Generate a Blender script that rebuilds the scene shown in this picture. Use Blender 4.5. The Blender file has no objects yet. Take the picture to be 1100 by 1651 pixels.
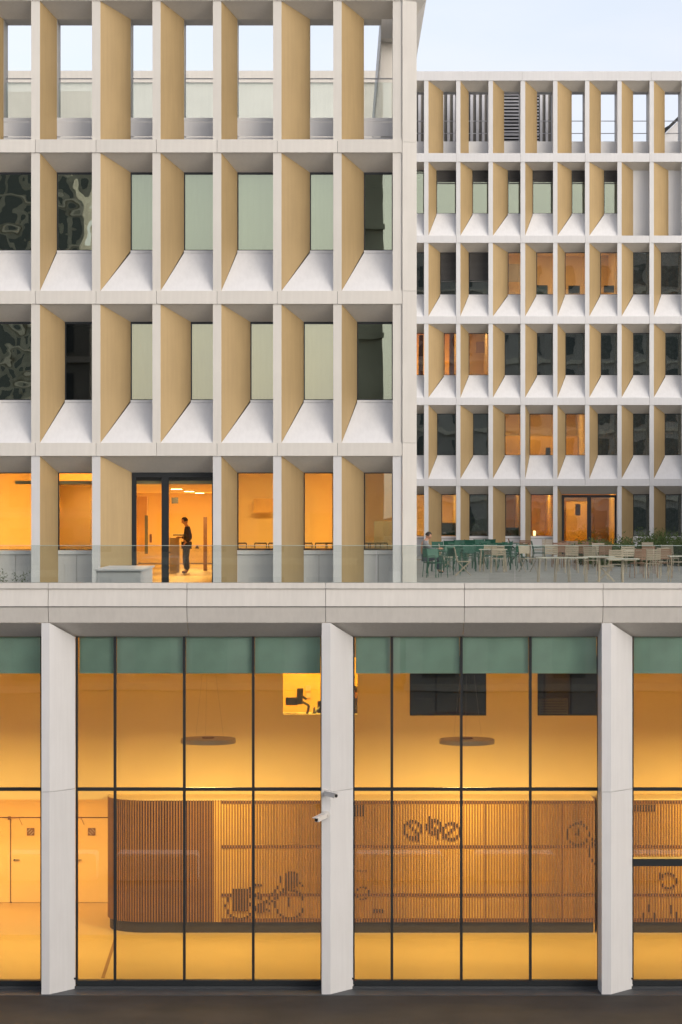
import bpy, bmesh, math, random
from mathutils import Vector, Matrix
rnd = random.Random(7)
S = bpy.context.scene
R = math.radians
COL = S.collection
EYE = 9.68                      # camera height above the street
F = 4200.0                      # focal length in photograph pixels

# ------------------------------------------------------------------ camera
cam_d = bpy.data.cameras.new('camera'); cam = bpy.data.objects.new('camera', cam_d); COL.objects.link(cam)
cam.location = (0, 0, EYE); cam.rotation_euler = (R(90), 0, 0)
cam_d.sensor_width = 36; cam_d.sensor_fit = 'AUTO'; cam_d.lens = F / 1651 * 36
cam_d.shift_y = -5.5 / 1651; cam_d.clip_start = .5; cam_d.clip_end = 6000
S.camera = cam
# ------------------------------------------------------------------ sky, sun, exposure
SUN_EL, SUN_AZ = R(22), R(138)          # azimuth clockwise from +Y: behind the camera, to its right
w = bpy.data.worlds.new('World'); S.world = w; w.use_nodes = True
nt = w.node_tree; nt.nodes.clear()
sky = nt.nodes.new('ShaderNodeTexSky'); sky.sky_type = 'NISHITA'; sky.sun_disc = False
sky.sun_elevation = SUN_EL; sky.sun_rotation = SUN_AZ; sky.air_density = .9; sky.dust_density = 3.2; sky.ozone_density = 1.4
bgn = nt.nodes.new('ShaderNodeBackground'); bgn.inputs['Strength'].default_value = .15
wo = nt.nodes.new('ShaderNodeOutputWorld')
hs_ = nt.nodes.new('ShaderNodeHueSaturation'); hs_.inputs['Saturation'].default_value = .5      # thin veil of high cloud
nt.links.new(sky.outputs[0], hs_.inputs['Color'])
tcw = nt.nodes.new('ShaderNodeTexCoord'); mpw = nt.nodes.new('ShaderNodeMapping'); mpw.inputs['Scale'].default_value = (1, 1, 3.2)
nzw = nt.nodes.new('ShaderNodeTexNoise'); nzw.inputs['Scale'].default_value = 3.6; nzw.inputs['Detail'].default_value = 7; nzw.inputs['Roughness'].default_value = .55
mrw = nt.nodes.new('ShaderNodeMapRange'); mrw.inputs['From Min'].default_value = .32; mrw.inputs['From Max'].default_value = .72; mrw.inputs['To Min'].default_value = .1; mrw.inputs['To Max'].default_value = .7
mxw = nt.nodes.new('ShaderNodeMix'); mxw.data_type = 'RGBA'; mxw.inputs['B'].default_value = (4.3, 4.25, 4.75, 1)
nt.links.new(tcw.outputs['Generated'], mpw.inputs[0]); nt.links.new(mpw.outputs[0], nzw.inputs['Vector']); nt.links.new(nzw.outputs['Fac'], mrw.inputs['Value'])
nt.links.new(mrw.outputs[0], mxw.inputs['Factor']); nt.links.new(hs_.outputs[0], mxw.inputs['A']); nt.links.new(mxw.outputs['Result'], bgn.inputs[0]); nt.links.new(bgn.outputs[0], wo.inputs[0])
sd = bpy.data.lights.new('sun', 'SUN'); sun = bpy.data.objects.new('sun', sd); COL.objects.link(sun)
sd.energy = .6; sd.angle = R(70); sd.color = (1, .80, .60)
sv = Vector((math.sin(SUN_AZ) * math.cos(SUN_EL), math.cos(SUN_AZ) * math.cos(SUN_EL), math.sin(SUN_EL)))
sun.rotation_euler = sv.to_track_quat('Z', 'Y').to_euler(); sun.location = (30, -30, 40)
S.view_settings.view_transform = 'Standard'; S.view_settings.look = 'None'
S.view_settings.exposure = .66; S.view_settings.gamma = 1; S.view_settings.use_curve_mapping = False
S.render.engine = 'CYCLES'
S.cycles.use_denoising = True
S.cycles.max_bounces = 8; S.cycles.transparent_max_bounces = 16; S.cycles.glossy_bounces = 3; S.cycles.diffuse_bounces = 6
S.cycles.sample_clamp_indirect = 4; S.cycles.caustics_reflective = False; S.cycles.caustics_refractive = False
WARM = (1.0, .60, .21)

# ------------------------------------------------------------------ materials
MATS = {}
def mat(name, col, rough=.6, metal=0.0, var=.06, scale=3.0, bump=0.0, bscale=40, spec=.4, streak=0.0, emit=None, estr=0, var2=0, detail=4, trans=0):
    m = bpy.data.materials.new(name); m.use_nodes = True; t = m.node_tree; n = t.nodes; l = t.links
    b = n['Principled BSDF']; b.inputs['Roughness'].default_value = rough; b.inputs['Metallic'].default_value = metal
    b.inputs['Specular IOR Level'].default_value = spec
    tc = n.new('ShaderNodeTexCoord'); src = tc.outputs['Object']
    no = n.new('ShaderNodeTexNoise'); no.inputs['Scale'].default_value = scale; no.inputs['Detail'].default_value = detail
    l.new(src, no.inputs['Vector'])
    r = n.new('ShaderNodeMapRange'); r.inputs['From Min'].default_value = .3; r.inputs['From Max'].default_value = .7
    r.inputs['To Min'].default_value = 1 - var; r.inputs['To Max'].default_value = 1 + var
    l.new(no.outputs['Fac'], r.inputs['Value'])
    out = r.outputs[0]
    if streak:
        mp = n.new('ShaderNodeMapping'); mp.inputs['Scale'].default_value = (9, 9, .55); l.new(src, mp.inputs['Vector'])
        n2 = n.new('ShaderNodeTexNoise'); n2.inputs['Scale'].default_value = 1.6; n2.inputs['Detail'].default_value = 5; l.new(mp.outputs[0], n2.inputs['Vector'])
        r2 = n.new('ShaderNodeMapRange'); r2.inputs['From Min'].default_value = .35; r2.inputs['From Max'].default_value = .75
        r2.inputs['To Min'].default_value = 1; r2.inputs['To Max'].default_value = 1 - streak; l.new(n2.outputs['Fac'], r2.inputs['Value'])
        mu = n.new('ShaderNodeMath'); mu.operation = 'MULTIPLY'; l.new(out, mu.inputs[0]); l.new(r2.outputs[0], mu.inputs[1]); out = mu.outputs[0]
    oi = n.new('ShaderNodeObjectInfo')
    r3 = n.new('ShaderNodeMapRange'); r3.inputs['To Min'].default_value = 1 - var2; r3.inputs['To Max'].default_value = 1 + var2
    l.new(oi.outputs['Random'], r3.inputs['Value'])
    m3 = n.new('ShaderNodeMath'); m3.operation = 'MULTIPLY'; l.new(out, m3.inputs[0]); l.new(r3.outputs[0], m3.inputs[1]); out = m3.outputs[0]
    vm = n.new('ShaderNodeVectorMath'); vm.operation = 'SCALE'; vm.inputs[0].default_value = col; l.new(out, vm.inputs['Scale'])
    l.new(vm.outputs[0], b.inputs['Base Color'])
    if bump:
        nb = n.new('ShaderNodeTexNoise'); nb.inputs['Scale'].default_value = bscale; nb.inputs['Detail'].default_value = 6; l.new(src, nb.inputs['Vector'])
        bp = n.new('ShaderNodeBump'); bp.inputs['Strength'].default_value = bump; bp.inputs['Distance'].default_value = .01
        l.new(nb.outputs['Fac'], bp.inputs['Height']); l.new(bp.outputs[0], b.inputs['Normal'])
    if emit:
        b.inputs['Emission Color'].default_value = (*emit, 1); b.inputs['Emission Strength'].default_value = estr
    if trans:
        tr = n.new('ShaderNodeBsdfTranslucent'); tr.inputs[0].default_value = (*col, 1)
        mx = n.new('ShaderNodeMixShader'); mx.inputs[0].default_value = trans
        l.new(b.outputs[0], mx.inputs[1]); l.new(tr.outputs[0], mx.inputs[2]); l.new(mx.outputs[0], n['Material Output'].inputs[0])
    MATS[name] = m; return m
def glass(name, fac, tint=(.9, .95, .92), gt=(.9, 1, .93), wob=0.0, wscale=1.5, rough=.0, glo=None):
    m = bpy.data.materials.new(name); m.use_nodes = True; t = m.node_tree; n = t.nodes; l = t.links; n.clear()
    o = n.new('ShaderNodeOutputMaterial'); tr = n.new('ShaderNodeBsdfTransparent'); tr.inputs[0].default_value = (*tint, 1)
    gl = n.new('ShaderNodeBsdfGlossy'); gl.inputs['Roughness'].default_value = rough; gl.inputs[0].default_value = (*gt, 1)
    lw = n.new('ShaderNodeFresnel'); lw.inputs['IOR'].default_value = 1.5
    ad = n.new('ShaderNodeMath'); ad.operation = 'ADD'; ad.inputs[1].default_value = fac; ad.use_clamp = True; l.new(lw.outputs[0], ad.inputs[0])
    mx = n.new('ShaderNodeMixShader'); l.new(ad.outputs[0], mx.inputs[0]); l.new(tr.outputs[0], mx.inputs[1]); l.new(gl.outputs[0], mx.inputs[2])
    l.new(mx.outputs[0], o.inputs[0])
    if wob:
        tc = n.new('ShaderNodeTexCoord'); oi = n.new('ShaderNodeObjectInfo'); va = n.new('ShaderNodeVectorMath'); va.operation = 'ADD'
        sc = n.new('ShaderNodeVectorMath'); sc.operation = 'SCALE'; sc.inputs['Scale'].default_value = 37
        l.new(oi.outputs['Random'], sc.inputs[0]); l.new(tc.outputs['Object'], va.inputs[0]); l.new(sc.outputs[0], va.inputs[1])
        no = n.new('ShaderNodeTexNoise'); no.inputs['Scale'].default_value = wscale; no.inputs['Detail'].default_value = 1.5; l.new(va.outputs[0], no.inputs['Vector'])
        bp = n.new('ShaderNodeBump'); bp.inputs['Strength'].default_value = 1; bp.inputs['Distance'].default_value = wob
        l.new(no.outputs['Fac'], bp.inputs['Height']); l.new(bp.outputs[0], gl.inputs['Normal'])
    MATS[name] = m; return m

WHITE = mat('white_coated_panel', (.66, .635, .585), .55, var=.03, scale=1.3, bump=.05, bscale=60, streak=.055, var2=.035)
WHITE2 = mat('cool_white_panel', (.63, .63, .63), .5, var=.03, scale=1.3, streak=.05, var2=.03)
SILL = mat('white_sill_panel', (.70, .70, .70), .45, var=.025, scale=2, streak=.06, var2=.02)
PARA = mat('parapet_stone', (.64, .615, .57), .6, var=.03, scale=1.1, bump=.05, streak=.07, var2=.025)
GOLD = mat('gold_anodised_panel', (.42, .305, .155), .46, metal=.15, var=.06, scale=1.1, streak=.09, var2=.06)
BLACK = mat('black_frame', (.018, .021, .023), .4, var=.1)
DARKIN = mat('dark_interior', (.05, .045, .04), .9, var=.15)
GREYIN = mat('grey_interior', (.22, .21, .19), .9, var=.08)
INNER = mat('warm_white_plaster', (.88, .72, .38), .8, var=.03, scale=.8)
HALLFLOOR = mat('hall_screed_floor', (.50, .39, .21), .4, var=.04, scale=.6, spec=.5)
CONC = mat('terrace_paving', (.29, .285, .265), .8, var=.12, scale=1.5, bump=.2)
ASPH = mat('asphalt', (.044, .037, .031), .85, var=.22, scale=1.1, bump=.5, bscale=70, spec=.3, detail=12)
SLATM = mat('oiled_timber_slat', (.27, .13, .018), .55, var=.12, scale=2.2, var2=.16)
PLY = mat('golden_plywood', (.78, .50, .12), .5, var=.2, scale=.9, streak=.16)
DKWOOD = mat('dark_timber_backing', (.085, .03, .014), .7, var=.2)
TEAL = mat('teal_roller_fabric', (.62, .95, .84),   .8, var=.08, scale=2, var2=.1)
DKPL2 = mat('stained_infill', (.02, .008, .004), .7, var=.2)
BLINDD = mat('dark_venetian_slat', (.11, .105, .10), .5)
SKYPALE = mat('pale_sky_reflection', (.80, .82, .70), .9, var=.05, scale=1)  # pale sky reflection of the near panes, painted on sheets behind them
SKYCREAM = mat('cream_sky_reflection', (.88, .78, .42), .9, var=.05, scale=1)  # cream low-sky glow painted on the sheets behind the lower row
MOTTLE = mat('mottled_sheet', (.20, .20, .19), .9, var=.6, scale=7, detail=8, trans=.5)  # noise mottling on a half translucent sheet behind the pane
SILVER = mat('silver_corrugated_metal', (.52, .52, .54), .4, metal=.5, var=.05)
GREENM = mat('green_painted_metal', (.012, .085, .055), .45, var=.08, var2=.15)
BEIGE = mat('beige_painted_metal', (.36, .31, .235), .5, var=.06, var2=.14)
BROWN = mat('brown_timber_top', (.24, .14, .09), .6, var=.12)
CREAM = mat('cream_table_top', (.48, .47, .40), .5, var=.05)
LEAF = mat('leaf', (.075, .115, .028), .6, var=.35, scale=3, trans=.25)
STALK = mat('dry_stalk', (.10, .10, .055), .8, var=.2)
SKIN = mat('skin', (.42, .23, .15), .6, var=.04)
HAIR = mat('dark_hair', (.015, .011, .009), .6)
SHIRTG = mat('grey_shirt', (.15, .155, .165), .9, var=.08, scale=9)
SHIRTD = mat('dark_pullover', (.022, .016, .016), .9)
TROUS = mat('dark_trousers', (.028, .027, .030), .9)
JEANS = mat('blue_jeans', (.03, .04, .065), .9)
PLAST = mat('white_plastic', (.62, .60, .57), .35)
DKPL = mat('dark_plastic', (.02, .02, .02), .4)
LAMPTOP = mat('lamp_felt_top', (.50, .44, .34), .8)
LAMPEM = mat('lamp_diffuser', (.9, .8, .6), .6, emit=(1, .62, .25), estr=5)
SPOTEM = mat('downlight_lens', (.9, .8, .6), .6, emit=(1, .72, .38), estr=12)
OPPD = mat('opposite_dark_cladding', (.36, .35, .29), .6, var=.3, scale=.4)
OPPB = mat('opposite_brown_facade', (.42, .40, .36), .8, var=.2, scale=.2)
OPPW = mat('opposite_window_glass', (.10, .115, .11), .3)
OPPL = mat('opposite_pale_stone', (.6, .56, .46), .8, var=.1)
BLOCKM = mat('white_concrete_block', (.8, .8, .78), .7, var=.03)
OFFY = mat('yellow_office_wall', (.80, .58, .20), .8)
G_OFF = glass('coated_office_glass', .24, (.88, .92, .86), (.70, .74, .60), .0008, .9)
G_CRM = glass('sky_tinted_office_glass', .27, (.95, .95, .90), (.80, .80, .62), .0008, .9)  # gloss tint also carries the yellow of the low sky
G_OFW = glass('warped_office_glass', .34, (.60, .64, .58), (.80, .84, .70), .012, 1.1)
G_FAR = glass('far_office_glass', .17, (.78, .80, .76), (.84, .92, .90), .0016, 1.0)
G_HALL = glass('hall_glass', .022, (.93, .94, .90), (.95, .97, 1), .0004, .8)
G_BAL = glass('balustrade_glass', .035, (.92, .945, .925), (.85, .93, .9), .0004, .6)
G_IN = glass('interior_glass', .02, (.85, .85, .8), (.9, .9, .9))

EDGE = mat('green_glass_edge', (.34, .42, .38), .4)
# ------------------------------------------------------------------ helpers
W = {}
def P(px, py, D):
    return Vector(((px - 550) / F * D, D, EYE + (820 - py) / F * D))
def X(px, D): return (px - 550) / F * D
def Z(py, D): return EYE + (820 - py) / F * D
def tag(o, label=None, cat=None, group=None, kind=None):
    if label: o['label'] = label
    if cat: o['category'] = cat
    if group: o['group'] = group
    if kind: o['kind'] = kind
    return o
def empty(name, loc=(0, 0, 0), label=None, cat=None, group=None, parent=None):
    o = bpy.data.objects.new(name, None); COL.objects.link(o); o.empty_display_size = .2
    base = W[parent.name] if parent else Vector((0, 0, 0))
    o.location = Vector(loc) - base
    if parent: o.parent = parent
    W[o.name] = Vector(loc); return tag(o, label, cat, group)
def obj(name, bm, m, parent=None, origin=None, smooth=False, recalc=True):
    if recalc: bmesh.ops.recalc_face_normals(bm, faces=bm.faces)
    base = W[parent.name] if parent else Vector((0, 0, 0))
    if origin is None: origin = base
    origin = Vector(origin)
    if origin.length: bmesh.ops.translate(bm, vec=-origin, verts=bm.verts)
    me = bpy.data.meshes.new(name); bm.to_mesh(me); bm.free()
    if smooth:
        for p in me.polygons: p.use_smooth = True
    me.materials.append(m)
    o = bpy.data.objects.new(name, me); COL.objects.link(o); o.location = origin - base
    if parent: o.parent = parent
    W[o.name] = origin; return o
def share(name, me, loc, parent):           # a piece that shares mesh data
    o = bpy.data.objects.new(name, me); COL.objects.link(o)
    o.parent = parent; o.location = Vector(loc) - (W[parent.name] if parent else Vector()); W[o.name] = Vector(loc); return o
def NB(): return bmesh.new()
def hexa(bm, v):                            # v: 4 bottom + 4 top (same winding)
    q = [bm.verts.new(p) for p in v]
    for f in ((0, 3, 2, 1), (4, 5, 6, 7), (0, 1, 5, 4), (1, 2, 6, 5), (2, 3, 7, 6), (3, 0, 4, 7)):
        bm.faces.new([q[i] for i in f])
    return bm
def box(bm, x0, x1, y0, y1, z0, z1):
    return hexa(bm, [(x0, y0, z0), (x1, y0, z0), (x1, y1, z0), (x0, y1, z0), (x0, y0, z1), (x1, y0, z1), (x1, y1, z1), (x0, y1, z1)])
def slab(bm, q, t, off=0.0):                # quad given thickness t against its normal
    q = [Vector(p) for p in q]; n = (q[1] - q[0]).cross(q[3] - q[0]).normalized()
    return hexa(bm, [p + n * off for p in q] + [p - n * t for p in q])
def bar(bm, a, b, r, seg=6, r2=None):
    a = Vector(a); b = Vector(b); d = b - a; r2 = r if r2 is None else r2
    z = d.normalized(); x = z.orthogonal().normalized(); y = z.cross(x)
    A = [bm.verts.new(a + (x * math.cos(t) + y * math.sin(t)) * r) for t in [2 * math.pi * i / seg for i in range(seg)]]
    B = [bm.verts.new(b + (x * math.cos(t) + y * math.sin(t)) * r2) for t in [2 * math.pi * i / seg for i in range(seg)]]
    for i in range(seg): bm.faces.new((A[i], A[(i + 1) % seg], B[(i + 1) % seg], B[i]))
    bm.faces.new(A[::-1]); bm.faces.new(B); return bm
def lathe(bm, c, prof, seg=48):             # prof: list of (r, z)
    rings = []
    for r, z in prof:
        rings.append([bm.verts.new((c[0] + r * math.cos(2 * math.pi * i / seg), c[1] + r * math.sin(2 * math.pi * i / seg), c[2] + z)) for i in range(seg)] if r > 1e-6 else [bm.verts.new((c[0], c[1], c[2] + z))])
    for a, b in zip(rings, rings[1:]):
        for i in range(seg):
            j = (i + 1) % seg
            if len(a) == 1 and len(b) == 1: continue
            if len(a) == 1: bm.faces.new((a[0], b[i], b[j]))
            elif len(b) == 1: bm.faces.new((a[i], a[j], b[0]))
            else: bm.faces.new((a[i], a[j], b[j], b[i]))
    return bm
def area(name, loc, sx, sy, power, color=WARM, parent=None, rot=(0, 0, 0), spread=180):
    d = bpy.data.lights.new(name, 'AREA'); d.shape = 'RECTANGLE'; d.size = sx; d.size_y = sy; d.energy = power * .92; d.color = color; d.spread = R(spread)
    o = bpy.data.objects.new(name, d); COL.objects.link(o)
    o.location = Vector(loc) - (W[parent.name] if parent else Vector()); o.rotation_euler = rot
    if parent: o.parent = parent
    return o
def copy_tree(o, parent=None):
    c = o.copy(); COL.objects.link(c)
    if parent: c.parent = parent
    for ch in [k for k in bpy.data.objects if k.parent == o]: copy_tree(ch, c)
    return c

# ------------------------------------------------------------------ ground
bm = NB(); nx = 40
box(bm, -2500, 2500, -2500, 2500, -1.0, 0)
obj('street', bm, ASPH).update_tag(); bpy.data.objects['street']['kind'] = 'structure'
bm = NB(); box(bm, -400, 400, -300, 46.5, -.05, .1); pz = obj('bounce_paving', bm, mat('pale_bounce_paving', (.32, .30, .27), .8, var=.1, scale=.5)); pz['kind'] = 'structure'  # unseen paving added pale to throw light up onto the soffits
bm = NB(); box(bm, -30, 40, 51.75, 52.48, -.05, .012)
kb = obj('kerb_strip', bm, mat('wet_kerb_stone', (.05, .055, .06), .5, var=.2), None); kb['kind'] = 'structure'

# ================================================================== facade cell builder
def cell(bld, Y, x0, x1, xb, zt, zb, gt, gb, d, kind='window', gmat=None, content=None, trim=None, rt=.02):
    """one bay: splayed golden panel left, soffit, sill and right reveal round a recessed opening"""
    yb = Y + d; xr = x1 + rt
    o = (x0, Y, zb)
    slope_sill = kind in ('window',)
    zbb = gb if slope_sill else zb
    bm = NB(); slab(bm, [(x0, Y + .02, zb), (xb, yb, zbb), (xb, yb, gt), (x0, Y + .02, zt)], .025); obj('gold_panel', bm, GOLD, bld, o)
    bm = NB(); slab(bm, [(x0, Y + .02, zt), (xb, yb, gt), (xr, yb, gt), (x1, Y + .02, zt)], .03); obj('soffit_panel', bm, WHITE, bld, o)
    bm = NB(); slab(bm, [(x1, Y + .02, zt), (xr, yb, gt), (xr, yb, zbb), (x1, Y + .02, zb)], .02); obj('reveal_panel', bm, WHITE2, bld, o)
    if slope_sill:
        bm = NB(); slab(bm, [(x0, Y + .02, zb), (x1, Y + .02, zb), (xr, yb - .03, gb - .06), (xb, yb - .03, gb - .06)], .03); obj('sill_panel', bm, SILL, bld, o)
        bm = NB(); box(bm, xb, xr, yb - .045, yb + .03, gb - .06, gb - .002); obj('sill_trim', bm, SILL, bld, o)
    return yb, xr
def window(bld, xb, xr, yb, gt, gb, gm, fr=.025, top=.045, blind=None, pane_sheet=None):
    o = (xb, yb, gb)
    bm = NB(); y0, y1 = yb - .01, yb + .06
    box(bm, xb, xr, y0, y1, gt - top, gt); box(bm, xb, xr, y0, y1, gb, gb + fr * .7)
    box(bm, xb, xb + fr, y0 + .003, y1 - .003, gb, gt); box(bm, xr - fr, xr, y0 + .003, y1 - .003, gb, gt)
    wn = obj('window', bm, BLACK, bld, o)
    bm = NB(); box(bm, xb + fr * .5, xr - fr * .5, yb + .015, yb + .027, gb + .01, gt - top * .5); obj('pane', bm, gm, wn, o)
    if blind:
        bm = NB(); h = (gt - gb) * blind; k = int(h / .05)
        for i in range(k):
            z = gt - .01 - i * .05
            slab(bm, [(xb + .03, yb - .03, z), (xr - .03, yb - .03, z), (xr - .03, yb - .06, z - .034), (xb + .03, yb - .06, z - .034)], .003)
        box(bm, xb + .03, xr - .03, yb - .06, yb - .03, gt - .04 - k * .05 - .03, gt - .04 - k * .05)
        obj('venetian_blind', bm, BLINDD, wn, o)
    if pane_sheet:
        m, f0, f1 = pane_sheet
        bm = NB(); n = 26; pv = None
        for i in range(n + 1):
            t = f0 + (f1 - f0) * i / n; x = xb + (xr - xb) * t; y = yb + .16 + .006 * math.sin(i * 1.5)
            a = bm.verts.new((x, y, gb - .05)); b = bm.verts.new((x, y, gt + .02)); c = bm.verts.new((x, y + .006, gb - .05)); e = bm.verts.new((x, y + .006, gt + .02))
            if pv: bm.faces.new((pv[0], a, b, pv[1])); bm.faces.new((c, pv[2], pv[3], e)); bm.faces.new((pv[1], b, e, pv[3]))
            pv = (a, b, c, e)
        obj('pane_sheet', bm, m, wn, o, smooth=True)
    return wn
def glass_door(bld, xb, xr, yb, gt, zb, gm, split):
    o = (xb, yb, zb)
    f = .105; bm = NB(); y0, y1 = yb - .02, yb + .06
    box(bm, xb, xr, y0, y1, gt - .11, gt); box(bm, xb, xb + f, y0 + .004, y1, zb, gt - .11); box(bm, xr - f * .7, xr, y0 + .004, y1, zb, gt - .11)
    xs = xb + (xr - xb) * split
    box(bm, xs - .085, xs + .085, y0 + .002, y1 - .002, zb, gt - .11); box(bm, xb, xr, y0 + .006, y1 - .01, zb, zb + .1)
    dr = obj('glazed_door', bm, BLACK, bld, o)
    for a, b in ((xb + f, xs - .085), (xs + .085, xr - f * .7)):
        bm = NB(); box(bm, a - .005, b + .005, yb + .01, yb + .025, zb + .09, gt - .1); obj('pane', bm, gm, dr, o)
    bm = NB(); box(bm, xs - .01, xs + .13, yb - .09, yb - .07, zb + 1.03, zb + 1.055); box(bm, xs - .01, xs + .015, yb - .08, yb - .02, zb + 1.03, zb + 1.055)
    box(bm, xs + .0, xs + .03, yb - .035, yb - .02, zb + .9, zb + .97)
    obj('handle', bm, DKPL, dr, o)
    return dr
def room(bld, x0, x1, y0, y1, z0, z1, m, power, lamp=None, floor=GREYIN, col=WARM, side=None):
    """inner walls of one lit or unlit zone with its ceiling lamp"""
    t = .1; o = (x0, y0, z0)
    bm = NB(); box(bm, x0 - t, x1 + t, y1, y1 + t, z0, z1); obj('room_wall', bm, m, bld, o)
    bm = NB(); box(bm, x0 - t, x0, y0, y1 - .002, z0, z1); obj('room_wall', bm, side or m, bld, o)
    bm = NB(); box(bm, x1, x1 + t, y0, y1 - .002, z0, z1); obj('room_wall', bm, side or m, bld, o)
    bm = NB(); box(bm, x0 - t, x1 + t, y0, y1 + t, z0 - .06, z0 - .002); obj('room_floor', bm, floor, bld, o)
    bm = NB(); box(bm, x0 - t, x1 + t, y0, y1 + t, z1 + .002, z1 + .05); obj('room_ceiling', bm, m, bld, o)
    if power:
        ly = lamp if lamp else (y0 + y1) / 2
        bm = NB(); w2 = min(1.5, (x1 - x0) * .35)
        area('ceiling_lamp', ((x0 + x1) / 2, ly, z1 - .03), w2 * 2, .5, power, col, bld)
        box(bm, (x0 + x1) / 2 - w2, (x0 + x1) / 2 + w2, ly - .25, ly + .25, z1 - .02, z1); obj('lamp_housing', bm, PLAST, bld, o)

# ================================================================== near office block
YN, DN = 60.0, .62; SN = F / YN
nb = empty('office_building', (X(672, YN), YN, 7.61), 'near pale office block with deep gold-sided window bays rising behind the glass balustrade', 'building')
def zn(py): return Z(py, YN)
def zg(py): return Z(py, YN + DN)
def xg(px): return X(px, YN + DN)
rowsN = [  # front top, front bottom, back top, back bottom
    (1, 225, 31, 225), (246, 469, 278, 404), (490, 714, 519, 645), (735, 965, 762, 887)]
beamsN = [(-16, 1), (225, 246), (469, 490), (714, 735)]
finsN = [(50 - 97.3 * 3, 64 - 97.3 * 3), (50 - 97.3 * 2, 64 - 97.3 * 2), (50 - 97.3, 64 - 97.3), (50.5, 64.5), (148.5, 162), (246, 259), (343.5, 357), (440.5, 454), (537.5, 551), (633.5, 648)]
backN = {0: [-185, -100, 6, 92, 211, 297, 383, 500, 587], 1: [-185, -100, -5, 92, 211, 297, 383, 500, 587],
         2: [-190, -85, -20, 105, 211, 308, 404, 490, 576], 3: [-190, -85, -6, 94, 213, None, 383, 490, 587]}
kindsN = {1: 'WWWWPPPPD', 2: 'WWWKPPPPD', 3: 'LLLLGGLLC'}
for r, (ft, fb, bt, bb) in enumerate(rowsN):
    zt, zb = zn(ft), zn(fb)
    if r == 3: zb = 7.612
    for c in range(10):                                   # fins
        a, b = finsN[c]
        if r == 3 and c == 5: continue                     # the glazed door spans two bays
        bm = NB(); box(bm, X(a, YN), X(b, YN), YN, YN + .09, zb, zt); obj('fin', bm, WHITE if r < 3 else WHITE2, nb, (X(a, YN), YN, zb))
    for c in range(9):
        x0 = X(finsN[c][1], YN); x1 = X(finsN[c + 1][0], YN)
        if r == 3 and c == 5: continue
        if r == 3 and c == 4: x1 = X(finsN[6][0], YN)
        xb = xg(backN[r][c])
        if r == 0:
            yb, xr = cell(nb, YN, x0, x1, xb, zt, zb, zg(bt), zb, DN, 'open')
            o = (xb, yb, zb)
            bm = NB(); box(bm, xb - .06, xb, yb, yb + .8, zb, zg(bt)); obj('jamb', bm, WHITE, nb, o)
            bm = NB(); box(bm, xr, xr + .04, yb, yb + .8, zb, zg(bt)); obj('jamb', bm, WHITE, nb, o)
            bm = NB(); box(bm, xb, xr, yb, yb + .012, zg(220), zg(197)); obj('upstand_panel', bm, WHITE2, nb, o)
            bm = NB(); box(bm, xb, xr, yb - .012, yb - .002, zb + .002, zg(221.5)); obj('upstand_foot', bm, WHITE2, nb, o)
            bm = NB(); box(bm, xb, xr, yb - .006, yb + .02, zg(196.4), zg(190)); obj('upstand_trim', bm, WHITE2, nb, o)
            gl = NB(); box(gl, xb + .01, xr - .01, yb + .3, yb + .317, zg(192), Z(133, yb + .3)); obj('balustrade_pane', gl, G_BAL, nb, o)
            bm = NB(); bar(bm, (xb, yb + .5, Z(127, yb + .5)), (xr, yb + .5, Z(127, yb + .5)), .014); obj('handrail', bm, SILVER, nb, o)
            continue
        k = kindsN[r][c]
        if k == 'G':
            yb, xr = cell(nb, YN, x0, x1, xb, zt, zb, zg(bt), zb, DN, 'door')
            glass_door(nb, xb, xr, yb, zg(762), 7.62, G_IN, .40); continue
        yb, xr = cell(nb, YN, x0, x1, xb, zt, zb, zg(bt), zg(bb), DN, 'window' if r < 3 else 'plain')
        if r == 3:
            o = (xb, yb, zb)
            bm = NB(); box(bm, xb, xr, yb - .03, yb + .05, zg(894), zg(887.3)); obj('sill_trim', bm, SILL, nb, o)
            n2 = 2 if c != 6 else 1
            for i in range(n2):
                a = xb + (xr - xb) * i / n2; b = xb + (xr - xb) * (i + 1) / n2
                bm = NB(); box(bm, a + .004 * (i > 0), b - .004, yb, yb + .04, zb, zg(894.8)); obj('spandrel_panel', bm, WHITE2, nb, o)
        gm = {'W': G_OFW, 'P': G_OFF, 'D': G_OFF, 'K': G_IN, 'L': G_IN, 'C': G_OFF}[k]
        cur = {'P': (SKYPALE, 0, 1), 'D': (SKYPALE, .72, 1), 'C': (SKYPALE, .0, .0)}.get(k) if k != 'C' else None
        if r == 2 and k == 'P': cur, gm = (SKYCREAM, 0, 1), G_CRM
        window(nb, xb, xr, yb, zg(bt), zg(bb), gm, pane_sheet=cur, top=.05 if r < 3 else .02)
for i, (t, b) in enumerate(beamsN):                        # beam panels, one per module with open joints
    xs = [X(finsN[0][0], YN)] + [X((f[0] + f[1]) / 2, YN) for f in finsN[1:9]] + [X(648.6, YN)]
    for a, c in zip(xs, xs[1:]):
        bm = NB(); box(bm, a + .004, c - .004, YN - .03, YN + .12, zn(b), zn(t)); obj('beam_panel', bm, WHITE, nb, (a, YN, zn(b)))
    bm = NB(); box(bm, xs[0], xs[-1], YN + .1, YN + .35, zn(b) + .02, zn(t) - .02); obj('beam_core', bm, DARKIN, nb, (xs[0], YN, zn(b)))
# corner pier in storey lengths
zl = [7.612, zn(714), zn(469), zn(229), zn(-16)]
for a, b in zip(zl, zl[1:]):
    bm = NB(); x0, x1 = X(648.9, YN), X(672, YN)
    hexa(bm, [(x0, YN - .035, a), (x1, YN + .0, a), (x1, YN + .9, a), (x0, YN + .9, a), (x0, YN - .035, b - .006), (x1, YN + .0, b - .006), (x1, YN + .9, b - .006), (x0, YN + .9, b - .006)])
    obj('corner_pier', bm, WHITE, nb, (x1, YN, a))
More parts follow.
